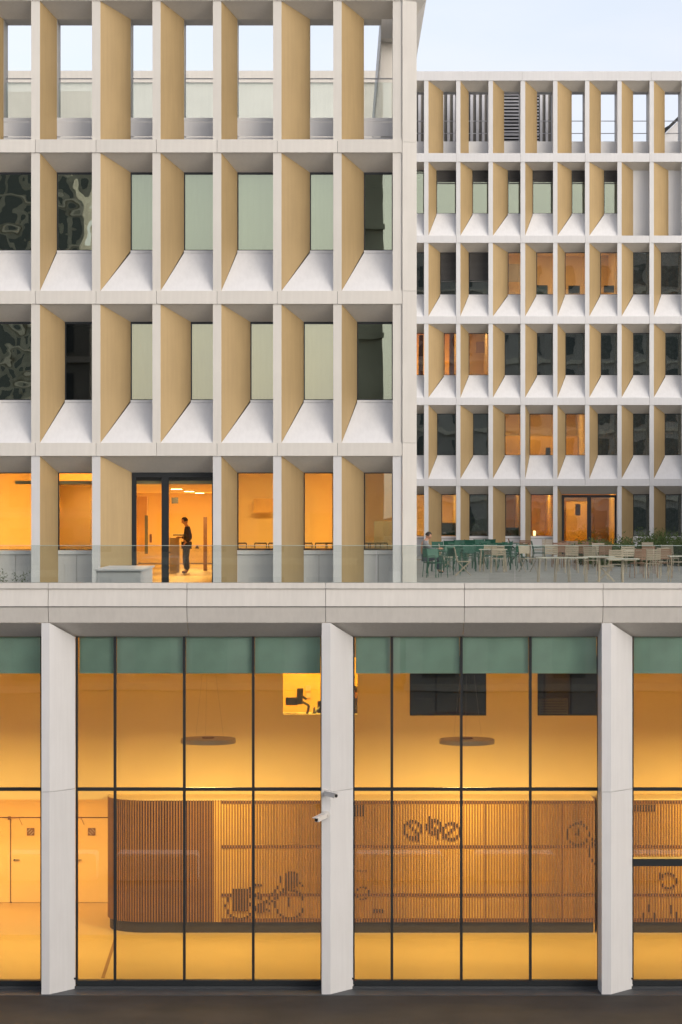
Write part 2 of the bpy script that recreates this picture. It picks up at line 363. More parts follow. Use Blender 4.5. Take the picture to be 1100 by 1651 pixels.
# flared corner under the cornice
A = P(649.5, 0, YN - .04); B = P(687.5, 0, YN - .04); C = P(668.5, 31, YN + .35); C2 = P(671.5, 30, YN + .5); E = P(672.2, 88, 67.2); T = Vector((X(660, 67), 67.2, zn(0)))
bm = NB()
for p in (A, B, C, C2, E, T, A + Vector((0, 0, .25)), B + Vector((0, 0, .25)), Vector((B.x, 80, B.z)), Vector((B.x, 80, B.z + .25)), Vector((A.x, 80, B.z + .25)), Vector((A.x, 80, B.z))): bm.verts.new(p)
bmesh.ops.convex_hull(bm, input=bm.verts); obj('cornice_corner', bm, WHITE, nb, A)
# side elevation and roof frame running back
xw = X(672, YN)
bm = NB(); box(bm, xw - .12, xw, YN + .9, 98, 7.612, zn(225)); obj('side_wall', bm, WHITE, nb, (xw, YN, 7.6))
bm = NB(); box(bm, xw - .8, xw - .02, YN + 1.42, 80, zn(42) - .02, zn(-12)); obj('side_beam', bm, WHITE, nb, (xw, YN, 18))
bm = NB(); box(bm, xw - .8, xw - .02, YN + 1.42, 80, zn(225), zn(200)); obj('side_upstand', bm, WHITE, nb, (xw, YN, 18))
for i in range(13):
    y = 61.9 + i * 1.39
    bm = NB(); hexa(bm, [(xw - .8, y, zn(200)), (xw - .02, y + .25, zn(200)), (xw - .02, y + .42, zn(200)), (xw - .8, y + .14, zn(200)),
                         (xw - .8, y, zn(42)), (xw - .02, y + .25, zn(42)), (xw - .02, y + .42, zn(42)), (xw - .8, y + .14, zn(42))]); obj('fin', bm, WHITE, nb, (xw, y, 18))
# header behind the roof openings, roof, slabs and back
xl = X(finsN[0][0], YN)
bm = NB(); box(bm, xl, xw - .8, YN + DN, YN + DN + .8, zg(31) + .001, zn(-14)); obj('roof_header', bm, WHITE, nb, (xl, YN, 21))
for py in (235, 479.5, 724.5):
    bm = NB(); box(bm, xl, xw - .13, YN + .36, 98, zn(py) - .12, zn(py) + .12); obj('floor_slab', bm, GREYIN, nb, (xl, YN, zn(py)))
bm = NB(); box(bm, xl, xw - .13, 98.0, 98.2, 7.612, zn(225)); obj('rear_wall', bm, WHITE2, nb, (xl, 98, 7.6))
bm = NB(); box(bm, xl - .2, xl, YN, 98, 7.612, zn(225)); obj('side_wall', bm, WHITE2, nb, (xl, YN, 7.6))
# wall lining behind fins so rooms are closed between windows
yi = YN + DN + .061
for r in (1, 2, 3):
    zc, zf = zn(beamsN[r][1]) - .15, (zn(beamsN[r + 1][0]) + .1 if r < 3 else 7.612)
    zs = zg(rowsN[r][3]); ztp = zg(rowsN[r][2])
    bm = NB(); box(bm, xl, xw - .13, yi, yi + .05, ztp + .001, zc + .2)
    if r < 3: box(bm, xl, xw - .13, yi, yi + .05, zf, zs - .03)
    else:
        box(bm, xl, xg(213) - .03, yi, yi + .05, zf, zs - .03); box(bm, xg(343.5) + .03, xw - .13, yi, yi + .05, zf, zs - .03)
    for c in range(1, 9):
        if r == 3 and c == 5: continue
        xb = backN[r][c]
        box(bm, X(finsN[c][0], YN) + .021, xg(xb) - .002, yi, yi + .05, zs - .03, ztp + .001) if xb is not None else None
    obj('wall_lining', bm, GREYIN, nb, (xl, yi, zf))
# rooms of the near block
yr = yi + .06
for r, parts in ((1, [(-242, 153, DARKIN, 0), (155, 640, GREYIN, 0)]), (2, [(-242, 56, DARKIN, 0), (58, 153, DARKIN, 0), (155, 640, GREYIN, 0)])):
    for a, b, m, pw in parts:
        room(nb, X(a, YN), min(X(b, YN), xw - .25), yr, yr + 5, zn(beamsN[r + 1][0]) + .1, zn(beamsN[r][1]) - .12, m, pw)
zc4 = zn(738)
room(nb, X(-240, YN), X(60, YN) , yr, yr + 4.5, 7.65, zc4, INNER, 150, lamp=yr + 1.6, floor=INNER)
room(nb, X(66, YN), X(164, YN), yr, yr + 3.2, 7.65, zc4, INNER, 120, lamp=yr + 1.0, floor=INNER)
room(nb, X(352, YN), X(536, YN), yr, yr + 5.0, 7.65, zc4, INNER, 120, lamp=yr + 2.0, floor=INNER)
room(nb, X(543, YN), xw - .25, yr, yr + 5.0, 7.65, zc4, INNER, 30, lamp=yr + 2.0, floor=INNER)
# deep corridor behind the glazed door
cx0, cx1 = -7.55, -2.95
cor = [(cx0, yr + 3.4, 97), ]
bm = NB(); box(bm, -5.45, -5.35, yr, yr + 3.6, 7.65, 10.25); box(bm, -7.6, -7.5, yr + 3.6, 97, 7.65, 10.25); obj('room_wall', bm, INNER, nb, (-5.4, yr, 7.65))
bm = NB(); box(bm, -2.94, -2.86, yr, 97, 7.65, 10.25); obj('room_wall', bm, INNER, nb, (-2.9, yr, 7.65))
bm = NB(); box(bm, -7.6, -2.86, 97, 97.1, 7.65, 10.25); obj('room_wall', bm, INNER, nb, (-5, 97, 7.65))
bm = NB(); box(bm, -7.6, -2.86, yr, 97, 10.25, 10.33); obj('room_ceiling', bm, INNER, nb, (-5, yr, 10.25))
bm = NB(); box(bm, -7.6, -2.86, yr, 97, 7.60, 7.625); obj('room_floor', bm, HALLFLOOR, nb, (-5, yr, 7.6))
bm = NB(); box(bm, -4.35, -2.9, 91, 97, 7.65, 10.25); obj('corridor_pier', bm, INNER, nb, (-5, 90, 7.65))
for i, (px, D) in enumerate(((285, 76), (305, 86), (322, 95.5))):
    bm = NB(); lathe(bm, (X(px, D), D, 10.235), [(0, 0), (.16, 0), (.16, .014), (0, .014)], 20); obj('downlight', bm, SPOTEM, nb, (X(px, D), D, 10.24))
for y, pw in ((63, 110), (70, 150), (78, 160), (86, 170), (93, 150)):
    area('corridor_lamp', (-5.2, y, 10.2), .9, 1.6, pw, WARM, nb)
for px, D, w_, h_, py, m in ((228, 90, .5, 1.6, 842, GREYIN), (236, 88, .10, .75, 850, STALK), (241, 88, .08, .35, 862, DKWOOD), (282, 86, .24, .2, 807, DKPL), (280, 92, .5, 1.9, 860, PLY), (326, 88, .35, 2.0, 860, SILVER)):
    pass
def hang(name, label, cat, px, py, D, w_, h_, t, m):
    p = P(px, py, D); bm = NB(); box(bm, p.x - w_ / 2, p.x + w_ / 2, p.y, p.y + t, p.z - h_ / 2, p.z + h_ / 2)
    return tag(obj(name, bm, m, None, p), label, cat)

# ================================================================== far office block
YF, DF = 111.7, .62
fb_ = empty('office_building', (X(672, YF), YF, 7.61), 'far pale office block of six storeys closing the back of the terrace', 'building')
def zf_(py): return Z(py, YF)
def zfg(py): return Z(py, YF + DF)
def xfg(px): return X(px, YF + DF)
rowsF = [(130, 247, 148, 247), (261, 380, 275, 344.5), (391.5, 510, 407, 475), (522, 641, 537, 605), (653, 772, 667, 734), (783.5, 905, 797, 864)]
beamsF = [(115, 130), (247, 261), (380, 391.5), (510, 522), (641, 653), (772, 783.5)]
finsF = [(632, 639), (684, 691), (735.7, 742.5), (787.8, 795), (839.5, 847), (892, 899), (943.5, 950.5), (995.7, 1002.5), (1047.5, 1054.5), (1099.5, 1106.5), (1151.5, 1158.5), (1203.5, 1210.5)]
backF = {0: [660, 715, 756, 813, 866, 922, 969, 1021, 1072, 1128, 1180], 1: [655, 704, 762, 819, 859, 922, 974, 1021, 1078, 1128, 1180],
         2: [660, 710, 756, 819, 865, 911, 968, 1021, 1066, 1120, 1170], 3: [655, 716, 756, 814, 866, 912, 969, 1021, 1073, 1125, 1178],
         4: [655, 705, 763, 814, 854, 912, 964, 1021, 1072, 1125, 1170], 5: [655, 712, 757, 815, 856, 906, None, 1021, 1073, 1120, 1178]}
blindF = {(1, 1): .27, (1, 2): .27, (1, 3): .27, (1, 4): .27, (1, 5): .27, (1, 6): .27, (1, 0): .05, (2, 1): .68, (2, 2): .68}
mottF = {(2, 7), (2, 8), (3, 6), (3, 7), (3, 8), (3, 9), (4, 6), (4, 7), (4, 8), (5, 7), (5, 8), (2, 9), (4, 9), (5, 9)}
for r, (ft, fbm, bt, bb) in enumerate(rowsF):
    zt, zb = zf_(ft), zf_(fbm)
    if r == 5: zb = 7.612
    for c in range(12):
        if r == 5 and c == 6: continue
        a, b = finsF[c]; bm = NB(); box(bm, X(a, YF), X(b, YF), YF, YF + .09, zb, zt); obj('fin', bm, WHITE2, fb_, (X(a, YF), YF, zb))
    for c in range(11):
        x0 = X(finsF[c][1], YF); x1 = X(finsF[c + 1][0], YF)
        if r == 5 and c == 6: continue
        if r == 5 and c == 5: x1 = X(finsF[7][0], YF)
        xb = xfg(backF[r][c])
        if r == 0:
            yb, xr = cell(fb_, YF, x0, x1, xb, zt, zb, zfg(bt), zb, DF, 'open'); o = (xb, yb, zb)
            bm = NB(); box(bm, xb - .06, xb, yb, yb + .8, zb, zfg(bt)); obj('jamb', bm, WHITE2, fb_, o)
            bm = NB(); box(bm, xr, xr + .04, yb, yb + .8, zb, zfg(bt)); obj('jamb', bm, WHITE2, fb_, o)
            bm = NB(); box(bm, xb, xr, yb, yb + .05, zb, zfg(228)); obj('upstand_panel', bm, WHITE2, fb_, o)
            for py in (193, 213):
                bm = NB(); bar(bm, (xb, yb + .4, zfg(py)), (xr, yb + .4, zfg(py)), .018); obj('handrail', bm, SILVER, fb_, o)
            continue
        if r == 5 and c == 5:
            yb, xr = cell(fb_, YF, x0, x1, xb, zt, zb, zfg(bt), zb, DF, 'door'); glass_door(fb_, xb, xr, yb, zfg(798), 7.62, G_FAR, .5); continue
        solid = (r == 1 and c >= 7)
        yb, xr = cell(fb_, YF, x0, x1, xb, zt, zb, zfg(bt), zfg(bb), DF, 'window' if (r < 5 and not solid) else 'plain', rt=.10)
        if solid:
            bm = NB(); box(bm, xb, xr, yb, yb + .05, zb, zfg(bt)); obj('infill_panel', bm, WHITE2, fb_, (xb, yb, zb)); continue
        if r == 5:
            o = (xb, yb, zb)
            bm = NB(); box(bm, xb, xr, yb - .02, yb + .05, zfg(868), zfg(864.3)); obj('sill_trim', bm, SILL, fb_, o)
            bm = NB(); box(bm, xb, xr, yb, yb + .04, zb, zfg(868.6)); obj('spandrel_panel', bm, WHITE2, fb_, o)
        window(fb_, xb, xr, yb, zfg(bt), zfg(bb), G_OFF if r == 1 else G_FAR, blind=blindF.get((r, c)), pane_sheet=(MOTTLE, 0, 1) if (r, c) in mottF else None, top=.03)
for i, (t, b) in enumerate(beamsF):
    xs = [X(f[0], YF) for f in finsF[::2]] + [X(1210.5, YF)] if i else [X(v, YF) for v in (632, 842, 1050, 1210.5)]
    for a, c in zip(xs, xs[1:]):
        bm = NB(); box(bm, a + .004, c - .004, YF - .03, YF + .12, zf_(b), zf_(t)); obj('beam_panel', bm, WHITE2, fb_, (a, YF, zf_(b)))
xfl, xfr = X(632, YF), X(1210, YF)
bm = NB(); box(bm, xfl, xfr, YF + .125, YF + DF + .8, zf_(130) + .02 + .4, zf_(115) + .0 - .05); 
obj('roof_edge', bm, WHITE2, fb_, (xfl, YF, zf_(115)))
bm = NB(); box(bm, xfl, xfr, YF + DF, YF + DF + .8, zfg(148) + .002, zf_(117)); obj('roof_header', bm, WHITE2, fb_, (xfl, YF, zf_(115)))
for py in (254, 386, 516, 647, 778):
    bm = NB(); box(bm, xfl, xfr, YF + .13, YF + 12, zf_(py) - .13, zf_(py) + .13); obj('floor_slab', bm, GREYIN, fb_, (xfl, YF, zf_(py)))
bm = NB(); box(bm, xfl, xfr, YF + 12, YF + 12.2, 7.6, zf_(247)); obj('rear_wall', bm, WHITE2, fb_, (xfl, YF, 7.6))
for xx in (xfl - .2, xfr):
    bm = NB(); box(bm, xx, xx + .2, YF + .1, YF + 12.2, 7.6, zf_(247)); obj('side_wall', bm, WHITE2, fb_, (xx, YF, 7.6))
yfi = YF + DF + .062
for r in range(1, 6):
    ztp, zs = zfg(rowsF[r][2]), zfg(rowsF[r][3]); zc = zf_(beamsF[r][1]) + .1; zfl = zf_(rowsF[r][1]) if r < 5 else 7.612
    bm = NB(); box(bm, xfl, xfr, yfi, yfi + .05, ztp + .001, zc)
    if r < 5: box(bm, xfl, xfr, yfi, yfi + .05, zfl, zs - .03)
    else: box(bm, xfl, xfg(905), yfi, yfi + .05, zfl, zs - .03); box(bm, xfg(997), xfr, yfi, yfi + .05, zfl, zs - .03)
    for c in range(11):
        xb = backF[r][c]
        if xb is None: continue
        box(bm, X(finsF[c][0], YF) + .101, xfg(xb) - .002, yfi, yfi + .05, zs - .03, ztp + .001)
    obj('wall_lining', bm, GREYIN, fb_, (xfl, yfi, zfl))
PINK = (1, .62, .36)
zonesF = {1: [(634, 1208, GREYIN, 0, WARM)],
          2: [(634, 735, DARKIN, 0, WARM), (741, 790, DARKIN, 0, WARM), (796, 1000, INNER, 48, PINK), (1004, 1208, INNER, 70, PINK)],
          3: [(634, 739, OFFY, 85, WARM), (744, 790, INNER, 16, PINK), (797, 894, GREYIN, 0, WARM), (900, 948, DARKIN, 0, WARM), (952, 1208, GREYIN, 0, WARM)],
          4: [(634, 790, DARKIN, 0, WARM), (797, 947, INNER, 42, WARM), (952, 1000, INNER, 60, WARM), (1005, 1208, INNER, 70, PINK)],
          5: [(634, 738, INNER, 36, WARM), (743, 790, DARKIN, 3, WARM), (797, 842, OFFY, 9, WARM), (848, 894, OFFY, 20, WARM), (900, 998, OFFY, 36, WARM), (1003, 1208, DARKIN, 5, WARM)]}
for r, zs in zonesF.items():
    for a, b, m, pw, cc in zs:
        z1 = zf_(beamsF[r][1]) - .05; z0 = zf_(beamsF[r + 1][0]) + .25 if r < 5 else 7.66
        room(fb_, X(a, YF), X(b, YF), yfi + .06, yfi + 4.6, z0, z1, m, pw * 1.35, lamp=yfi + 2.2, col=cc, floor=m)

# wing behind the near block, seen through its roof frame
bm = NB(); box(bm, X(-260, YF), xfl - .22, YF + .1, YF + 12, 7.6, zf_(133)); wg = tag(obj('rear_wing', bm, WHITE, None, (X(0, YF), YF, 7.6)), 'long plain parapet wing showing through the open roof frame of the near block', 'building')
for i in range(5):
    a = X(-260 + i * 178, YF); b = min(X(-260 + (i + 1) * 178, YF), xfl - .22)
    bm = NB(); box(bm, a + .004, b - .004, YF - .02, YF + .4, zf_(133), zf_(114)); obj('coping_panel', bm, WHITE, wg, (a, YF, 20))
# rooftop plant enclosure
pe = empty('plant_enclosure', (X(780, 117), 117, zf_(247)), 'silver ribbed metal plant enclosure on the roof of the far block', 'enclosure')
zr0, zr1 = zf_(250), Z(112, 117)
bm = NB(); box(bm, X(600, 117), X(893, 117), 117.1, 121, zr0, zr1 - .8); obj('enclosure_core', bm, GREYIN, pe)
bm = NB(); i = 0
rib = NB(); box(rib, -.06, .06, 0, .1, 0, zr1 - zr0 - .8); ro = obj('rib', rib, SILVER, pe, (0, 0, 0)); ro.location = Vector((X(602, 117), 117, zr0)) - W[pe.name]
x = X(602, 117) + .26
while x < X(892, 117):
    if not (X(806, 117) < x < X(840, 117) or X(857, 117) < x < X(868, 117)): share('rib', ro.data, (x, 117, zr0), pe)
    x += .26
for a, b in ((808, 838), (858, 869)):
    bm = NB(); box(bm, X(a, 117) - .05, X(b, 117) + .05, 117.05, 117.09, zr0, zr1 - .9); lv = obj('louvre_recess', bm, BLACK, pe, (X(a, 117), 117, zr0))
    bl = NB(); slab(bl, [(X(a, 117), 116.97, 0), (X(b, 117), 116.97, 0), (X(b, 117), 117.04, .08), (X(a, 117), 117.04, .08)], .012); l0 = obj('louvre_blade', bl, SILVER, pe, (0, 0, 0)); l0.location = Vector((0, 0, zr0 + .1)) - W[pe.name]
    for k in range(1, 30):
        if zr0 + .1 + k * .15 < zr1 - 1: share('louvre_blade', l0.data, (0, 0, zr0 + .1 + k * .15), pe)
# neighbouring gabled roof
bm = NB(); D = 150; q = [P(1072, 216, D), P(1120, 170, D), P(1150, 170, D), P(1150, 260, D), P(1072, 260, D)]
f0 = [bm.verts.new(p) for p in q]; f1 = [bm.verts.new(p + Vector((0, 10, 0))) for p in q]
bm.faces.new(f0); bm.faces.new(f1[::-1])
for i in range(5): bm.faces.new((f0[i], f1[i], f1[(i + 1) % 5], f0[(i + 1) % 5]))
hs = tag(obj('gabled_house', bm, WHITE2, None, P(1100, 260, D)), 'distant gable end with sloping dark roof edge at the far roof line', 'building')
bm = NB(); a, b = P(1070, 216.5, D - .1), P(1121, 167.5, D - .1); slab(bm, [a, b, b + Vector((0, 0, .22)), a + Vector((0, 0, .22))], .4); obj('roof_verge', bm, BLACK, hs)
bm = NB(); p = P(1075, 216, D); bar(bm, (p.x - .3, p.y - .3, p.z + .1), (p.x + .1, p.y - .3, p.z + .35), .1); obj('vent_pipe', bm, BLACK, hs)

# ================================================================== street-level hall
YG, YP = 51.85, 52.5
hl = empty('glazed_hall', (X(519, YG), YG, 0), 'street level glazed hall with white splayed columns under the terrace parapet', 'building')
XL, XR = X(-420, YG), X(1480, YG)
jo = [78 + 223.6 * i for i in range(-2, 7)]
jx = [XL] + [X(j, YG) for j in jo] + [XR]
for a, b in zip(jx, jx[1:]):
    a += .005; b -= .005
    bm = NB(); box(bm, a, b, YG - .03, YG + .42, Z(949, YG), Z(940, YG)); obj('coping_panel', bm, PARA, hl, (a, YG, 8))
    z0, z1 = Z(977.5, YG), Z(949.7, YG)
    bm = NB(); hexa(bm, [(a, YG - .045, z0), (b, YG - .045, z0), (b, YG + .2, z0), (a, YG + .2, z0), (a, YG, z1), (b, YG, z1), (b, YG + .2, z1), (a, YG + .2, z1)]); obj('fascia_panel', bm, PARA, hl, (a, YG, 8))
    z0, z1 = Z(1003.5, YG), Z(979.2, YG)
    bm = NB(); hexa(bm, [(a, YG + .07, z0), (b, YG + .07, z0), (b, YG + .3, z0), (a, YG + .3, z0), (a, YG - .03, z1), (b, YG - .03, z1), (b, YG + .3, z1), (a, YG + .3, z1)]); obj('lower_fascia_panel', bm, PARA, hl, (a, YG, 7))
    bm = NB(); slab(bm, [(a, YG + .08, Z(1004.2, YG + .08)), (a, YP + .06, Z(1027.5, YP)), (b, YP + .06, Z(1027.5, YP)), (b, YG + .08, Z(1004.2, YG + .08))], .03); obj('soffit_panel', bm, PARA, hl, (a, YG, 7))
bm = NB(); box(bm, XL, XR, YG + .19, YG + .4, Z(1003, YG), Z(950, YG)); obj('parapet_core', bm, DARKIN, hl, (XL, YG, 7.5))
bm = NB(); box(bm, XL, XR, YP + .12, YP + 12, 7.2, 7.58); obj('roof_slab', bm, INNER, hl, (XL, YG, 7.3))
# balustrade
for i in range(-2, 8):
    a, b = X(-64 + 223.6 * i, 52.0), X(-64 + 223.6 * (i + 1), 52.0)
    bm = NB(); box(bm, a + .006, b - .006, 52.0, 52.018, Z(943, 52), Z(880, 52)); obj('balustrade_pane', bm, G_BAL, hl, (a, 52, 8))
    bm = NB(); box(bm, a + .006, b - .006, 51.997, 52.021, Z(880, 52), Z(879.2, 52)); obj('glass_edge', bm, EDGE, hl, (a, 52, 8))
# columns
cols = [67 - 902.5, 67 - 451.5, 67, 519, 970.5, 970.5 + 451.5]
for px in cols:
    cid = [(67, 80, 122), (519, 533, 570), (970.5, 985.5, 1020)]
    m_ = {67: cid[0], 519: cid[1], 970.5: cid[2]}.get(px, (px, px + 14, px + 50))
    x0, x1 = X(m_[0], YG), X(m_[1], YG); x2 = X(m_[2], YP)
    co = None
    for k, (za, zb2) in enumerate(((.0, Z(1277, YG) - .004), (Z(1277, YG) + .004, Z(1004.6, YG)))):
        bm = NB(); t = 1 if k else 0
        pts = [(x0, YG), (x1, YG), (x2, YP - .02), (x2 - .03, YP + .05), (x0 - .02, YP + .05)]
        lo = [bm.verts.new((p[0], p[1], za)) for p in pts]
        zt_ = [zb2] * 5 if not t else [Z(1004.6, YG), Z(1004.6, YG), Z(1027.4, YP), Z(1027.4, YP), Z(1027.4, YP)]
        hi = [bm.verts.new((p[0], p[1], z)) for p, z in zip(pts, zt_)]
        bm.faces.new(lo[::-1]); bm.faces.new(hi)
        for i in range(5): bm.faces.new((lo[i], lo[(i + 1) % 5], hi[(i + 1) % 5], hi[i]))
        if co is None: co = obj('column', bm, WHITE2, hl, (x0, YG, 0))
        else: obj('upper_casing', bm, WHITE2, co, (x0, YG, za))
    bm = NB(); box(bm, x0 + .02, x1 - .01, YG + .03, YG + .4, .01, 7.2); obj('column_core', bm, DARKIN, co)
    bm = NB(); box(bm, x2 - .09, x2 + .015, YP - .06, YP - .02, .20, .235); obj('notch_bracket', bm, BLACK, co)
# curtain wall
mz0, mz1 = .18, 7.15
fx = {'m': .052}
bays = [(122 - 902, 67 - 451.5), (122 - 451.5, 67), (122, 519), (570, 966), (1020, 1421), (1472, 1600)]
mull = [(-332 - 451 + 185,), ]
def vbar(px, w_=.052, y0=YP - .03, y1=YP + .1, z0=.1, z1=7.1):
    x = X(px, YP); bm = NB(); box(bm, x - w_ / 2, x + w_ / 2, y0, y1, z0, z1); obj('mullion', bm, BLACK, hl, (x, YP, z0))
allm = []
for k in (-2, -1, 0, 1, 2):
    base = {0: [185.5, 297.3, 408.5], 1: [632, 744, 855.3]}.get(k, [185.5 + 449 * k, 297 + 449 * k, 408.5 + 449 * k])
    if k == 2: base = [1132, 1244, 1356]
    L = {0: 125, 1: 571.5, 2: 1021}.get(k, 125 + 451.5 * k); Rr = {0: 519, 1: 965.5, 2: 1421}.get(k, 519 + 451.5 * k)
    for p in base: vbar(p)
    vbar(L - 1, .04); vbar(Rr, .05)
    ed = [L] + base + [Rr]
    for a, b in zip(ed, ed[1:]):
        xa, xb = X(a, YP), X(b, YP)
        for z0, z1 in ((Z(1580, YP) - .03, Z(1275, YP)), (Z(1269.5, YP), 7.12)):
            bm = NB(); box(bm, xa + .012, xb - .012, YP + .02, YP + .035, z0, z1); obj('pane', bm, G_HALL, hl, (xa, YP, z0))
        bm = NB(); box(bm, xa + .03, xb - .03, YP + .14, YP + .15, Z(1085, YP + .14), 7.14); rb = obj('roller_blind', bm, TEAL, hl, (xa, YP, 6.5))
        bm = NB(); bar(bm, (xa + .03, YP + .145, Z(1085, YP + .14)), (xb - .03, YP + .145, Z(1085, YP + .14)), .012); obj('hem_bar', bm, TEAL, rb)
    bm = NB(); box(bm, X(L, YP), X(Rr, YP), YP - .028, YP + .08, Z(1275, YP), Z(1269.8, YP)); obj('transom', bm, BLACK, hl, (X(L, YP), YP, 4))
    bm = NB(); box(bm, X(L, YP), X(Rr, YP), YP - .028, YP + .08, Z(1589, YP), Z(1580.5, YP)); obj('bottom_rail', bm, BLACK, hl, (X(L, YP), YP, .1))
    bm = NB(); box(bm, X(L, YP) - .05, X(Rr, YP), YP - .05, YP + .1, .0, Z(1589.6, YP)); obj('plinth', bm, mat('plinth_metal_%d' % (k + 2), (.05, .055, .06), .5), hl, (X(L, YP), YP, 0))
    if k == 2:
        bm = NB(); box(bm, X(L, YP), X(1132, YP) - .03, YP - .06, YP + .09, Z(1396, YP), Z(1384.5, YP)); obj('door_header', bm, BLACK, hl, (X(L, YP), YP, 3))
        bm = NB(); box(bm, X(L, YP), X(1132, YP) - .03, YP - .05, YP + .09, Z(1384.2, YP), Z(1382, YP)); obj('door_light_strip', bm, PLY, hl, (X(L, YP), YP, 3))
# interior shell
YW, YS, YB = 59.5, 58.3, 62.8
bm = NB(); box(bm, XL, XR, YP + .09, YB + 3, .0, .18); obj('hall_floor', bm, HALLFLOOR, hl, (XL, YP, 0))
a_, b_ = P(186, 1514, 57.4), P(166, 1579, YP + .2)
for v_ in (a_, b_): v_.z = .184
bm = NB(); slab(bm, [a_ + Vector((-.035, 0, 0)), b_ + Vector((-.035, 0, 0)), b_ + Vector((.035, 0, 0)), a_ + Vector((.035, 0, 0))], .003); obj('floor_joint', bm, BROWN, hl, (a_.x, a_.y, .18))
zw0 = Z(1289, YW)
# upper wall with openings
ops = [(455, 578), (661, 784), (867, 990)]
oz0, oz1 = Z(1153.5, YW), Z(1058, YW)
bm = NB(); box(bm, XL, XR, YW, YW + .15, zw0, oz0); box(bm, XL, XR, YW, YW + .15, oz1, 7.19)
e = [XL] + [v for a, b in ops for v in (X(a, YW), X(b, YW))] + [XR]
for i in range(0, len(e), 2): box(bm, e[i], e[i + 1], YW, YW + .15, oz0 + .0001, oz1 - .0001)
obj('upper_wall', bm, INNER, hl, (XL, YW, 4))
bm = NB(); box(bm, XL, XR, YW + .15, YB + 3, zw0, zw0 + .12); obj('mezzanine_slab', bm, INNER, hl, (XL, YW, 3))
bm = NB(); box(bm, XL, XR, YB, YB + .1, .18, zw0); obj('rear_wall', bm, INNER, hl, (XL, YB, 0))
bm = NB(); box(bm, XL, XR, YB + .12, YB + .2, zw0 + .12, 7.19); obj('rear_wall', bm, GREYIN, hl, (XL, YB, 4))
for xx in (XL, XR - .1):
    bm = NB(); box(bm, xx, xx + .1, YP + .2, YB, .18, 7.19); obj('end_wall', bm, INNER, hl, (xx, YP, 0))
# mezzanine rooms
for i, (a, b) in enumerate(ops):
    x0, x1 = X(a, YW) - .5, X(b, YW) + .5
    m = OFFY if i == 0 else DARKIN
    bm = NB(); box(bm, x0, x1, YW + 3, YW + 3.05, zw0 + .13, 7.18); box(bm, x0 - .05, x0, YW + .16, YW + 3, zw0 + .13, 7.18); box(bm, x1, x1 + .05, YW + .16, YW + 3, zw0 + .13, 7.18)
    box(bm, x0, x1, YW + .16, YW + 3, 7.14, 7.185); box(bm, x0, x1, YW + .16, YW + 3, zw0 + .125, zw0 + .14)
    obj('mezzanine_room', bm, m, hl, (x0, YW, 5))
    bm = NB(); t = .02
    for q in ((X(a, YW), X(a, YW) + t, oz0, oz1), (X(b, YW) - t, X(b, YW), oz0, oz1), (X(a, YW), X(b, YW), oz0, oz0 + t), (X(a, YW), X(b, YW), oz1 - t, oz1)): box(bm, q[0], q[1], YW - .01, YW + .05, q[2], q[3])
    wf = obj('inner_window', bm, BLACK if i else INNER, hl, (x0, YW, oz0))
    bm = NB(); box(bm, X(a, YW) + t, X(b, YW) - t, YW + .06, YW + .07, oz0 + t, oz1 - t); obj('pane', bm, G_IN, wf)
area('recess_lamp', (X(20, YW), YW + 1.6, zw0 - .03), 9, .3, 150, (1, .52, .13), hl)
area('office_lamp', (X(516, YW), YW + 1.2, 7.1), 1.6, .5, 150, (1, .64, .10), hl)
# ------------------------------------------------------------------ doors at the back left
def plaque(px, py, D, flip):
    p = P(px, py, D); s = .09
    bm = NB(); box(bm, p.x - s, p.x + s, p.y - .012, p.y, p.z - s, p.z + s)
    o = tag(obj('door_sign', bm, BROWN, None, p), ('small square brown pictogram sign on the door left of the first column' if not flip else 'small square brown pictogram sign on the wall beside the slatted timber box'), 'sign')
    for k in (-1, 0, 1):
        bm = NB(); f = -1 if flip else 1; c = Vector((p.x + k * .04, p.y - .0135, p.z - k * .04 * f)); d = Vector((.05, 0, .05 * f)) * .8; nrm = Vector((.006, 0, -.006 * f))
        slab(bm, [c - d - nrm, c + d - nrm, c + d + nrm, c - d + nrm], .0015, .0); obj('stripe', bm, CREAM, o)
hd = None
for i, (a, b) in enumerate(((-83, 17), (19, 117), (119, 217))):
    x0, x1 = X(a, YB), X(b, YB)
    bm = NB(); box(bm, x0 + .01, x1 - .01, YB - .03, YB - .002, .19, Z(1319, YB)); dd = obj('door', bm, INNER, hl, (x0, YB, .18))
    bm = NB(); hx = x0 + .07; bar(bm, (hx, YB - .07, Z(1386, YB)), (hx + .13, YB - .07, Z(1386, YB)), .012); bar(bm, (hx, YB - .07, Z(1386, YB)), (hx, YB - .03, Z(1386, YB)), .02); obj('handle', bm, DKPL, dd)
    bm = NB(); bar(bm, (x0 - .05, YB - .1, Z(1317.5, YB)), (x0 + .18, YB - .06, Z(1317.5, YB)), .012); bar(bm, (x0 + .18, YB - .06, Z(1317.5, YB)), (x0 + .26, YB - .04, Z(1330, YB)), .006); box(bm, x0 - .08, x0 - .02, YB - .1, YB - .03, Z(1321, YB), Z(1316, YB)); obj('door_closer', bm, BROWN, dd)
bm = NB()
for a in (-84, 17, 117, 217): box(bm, X(a, YB) - .002, X(a, YB) + .012, YB - .012, YB - .001, .18, Z(1318, YB))
box(bm, XL, X(300, YB), YB - .012, YB - .001, Z(1318.6, YB), Z(1317.4, YB)); box(bm, XL, X(300, YB), YB - .012, YB - .001, .18, .2)
obj('door_gap', bm, DKWOOD, hl, (X(0, YB), YB, 0))
plaque(49.5, 1341, YB - .035, False); plaque(148, 1341, YB - .035, True)
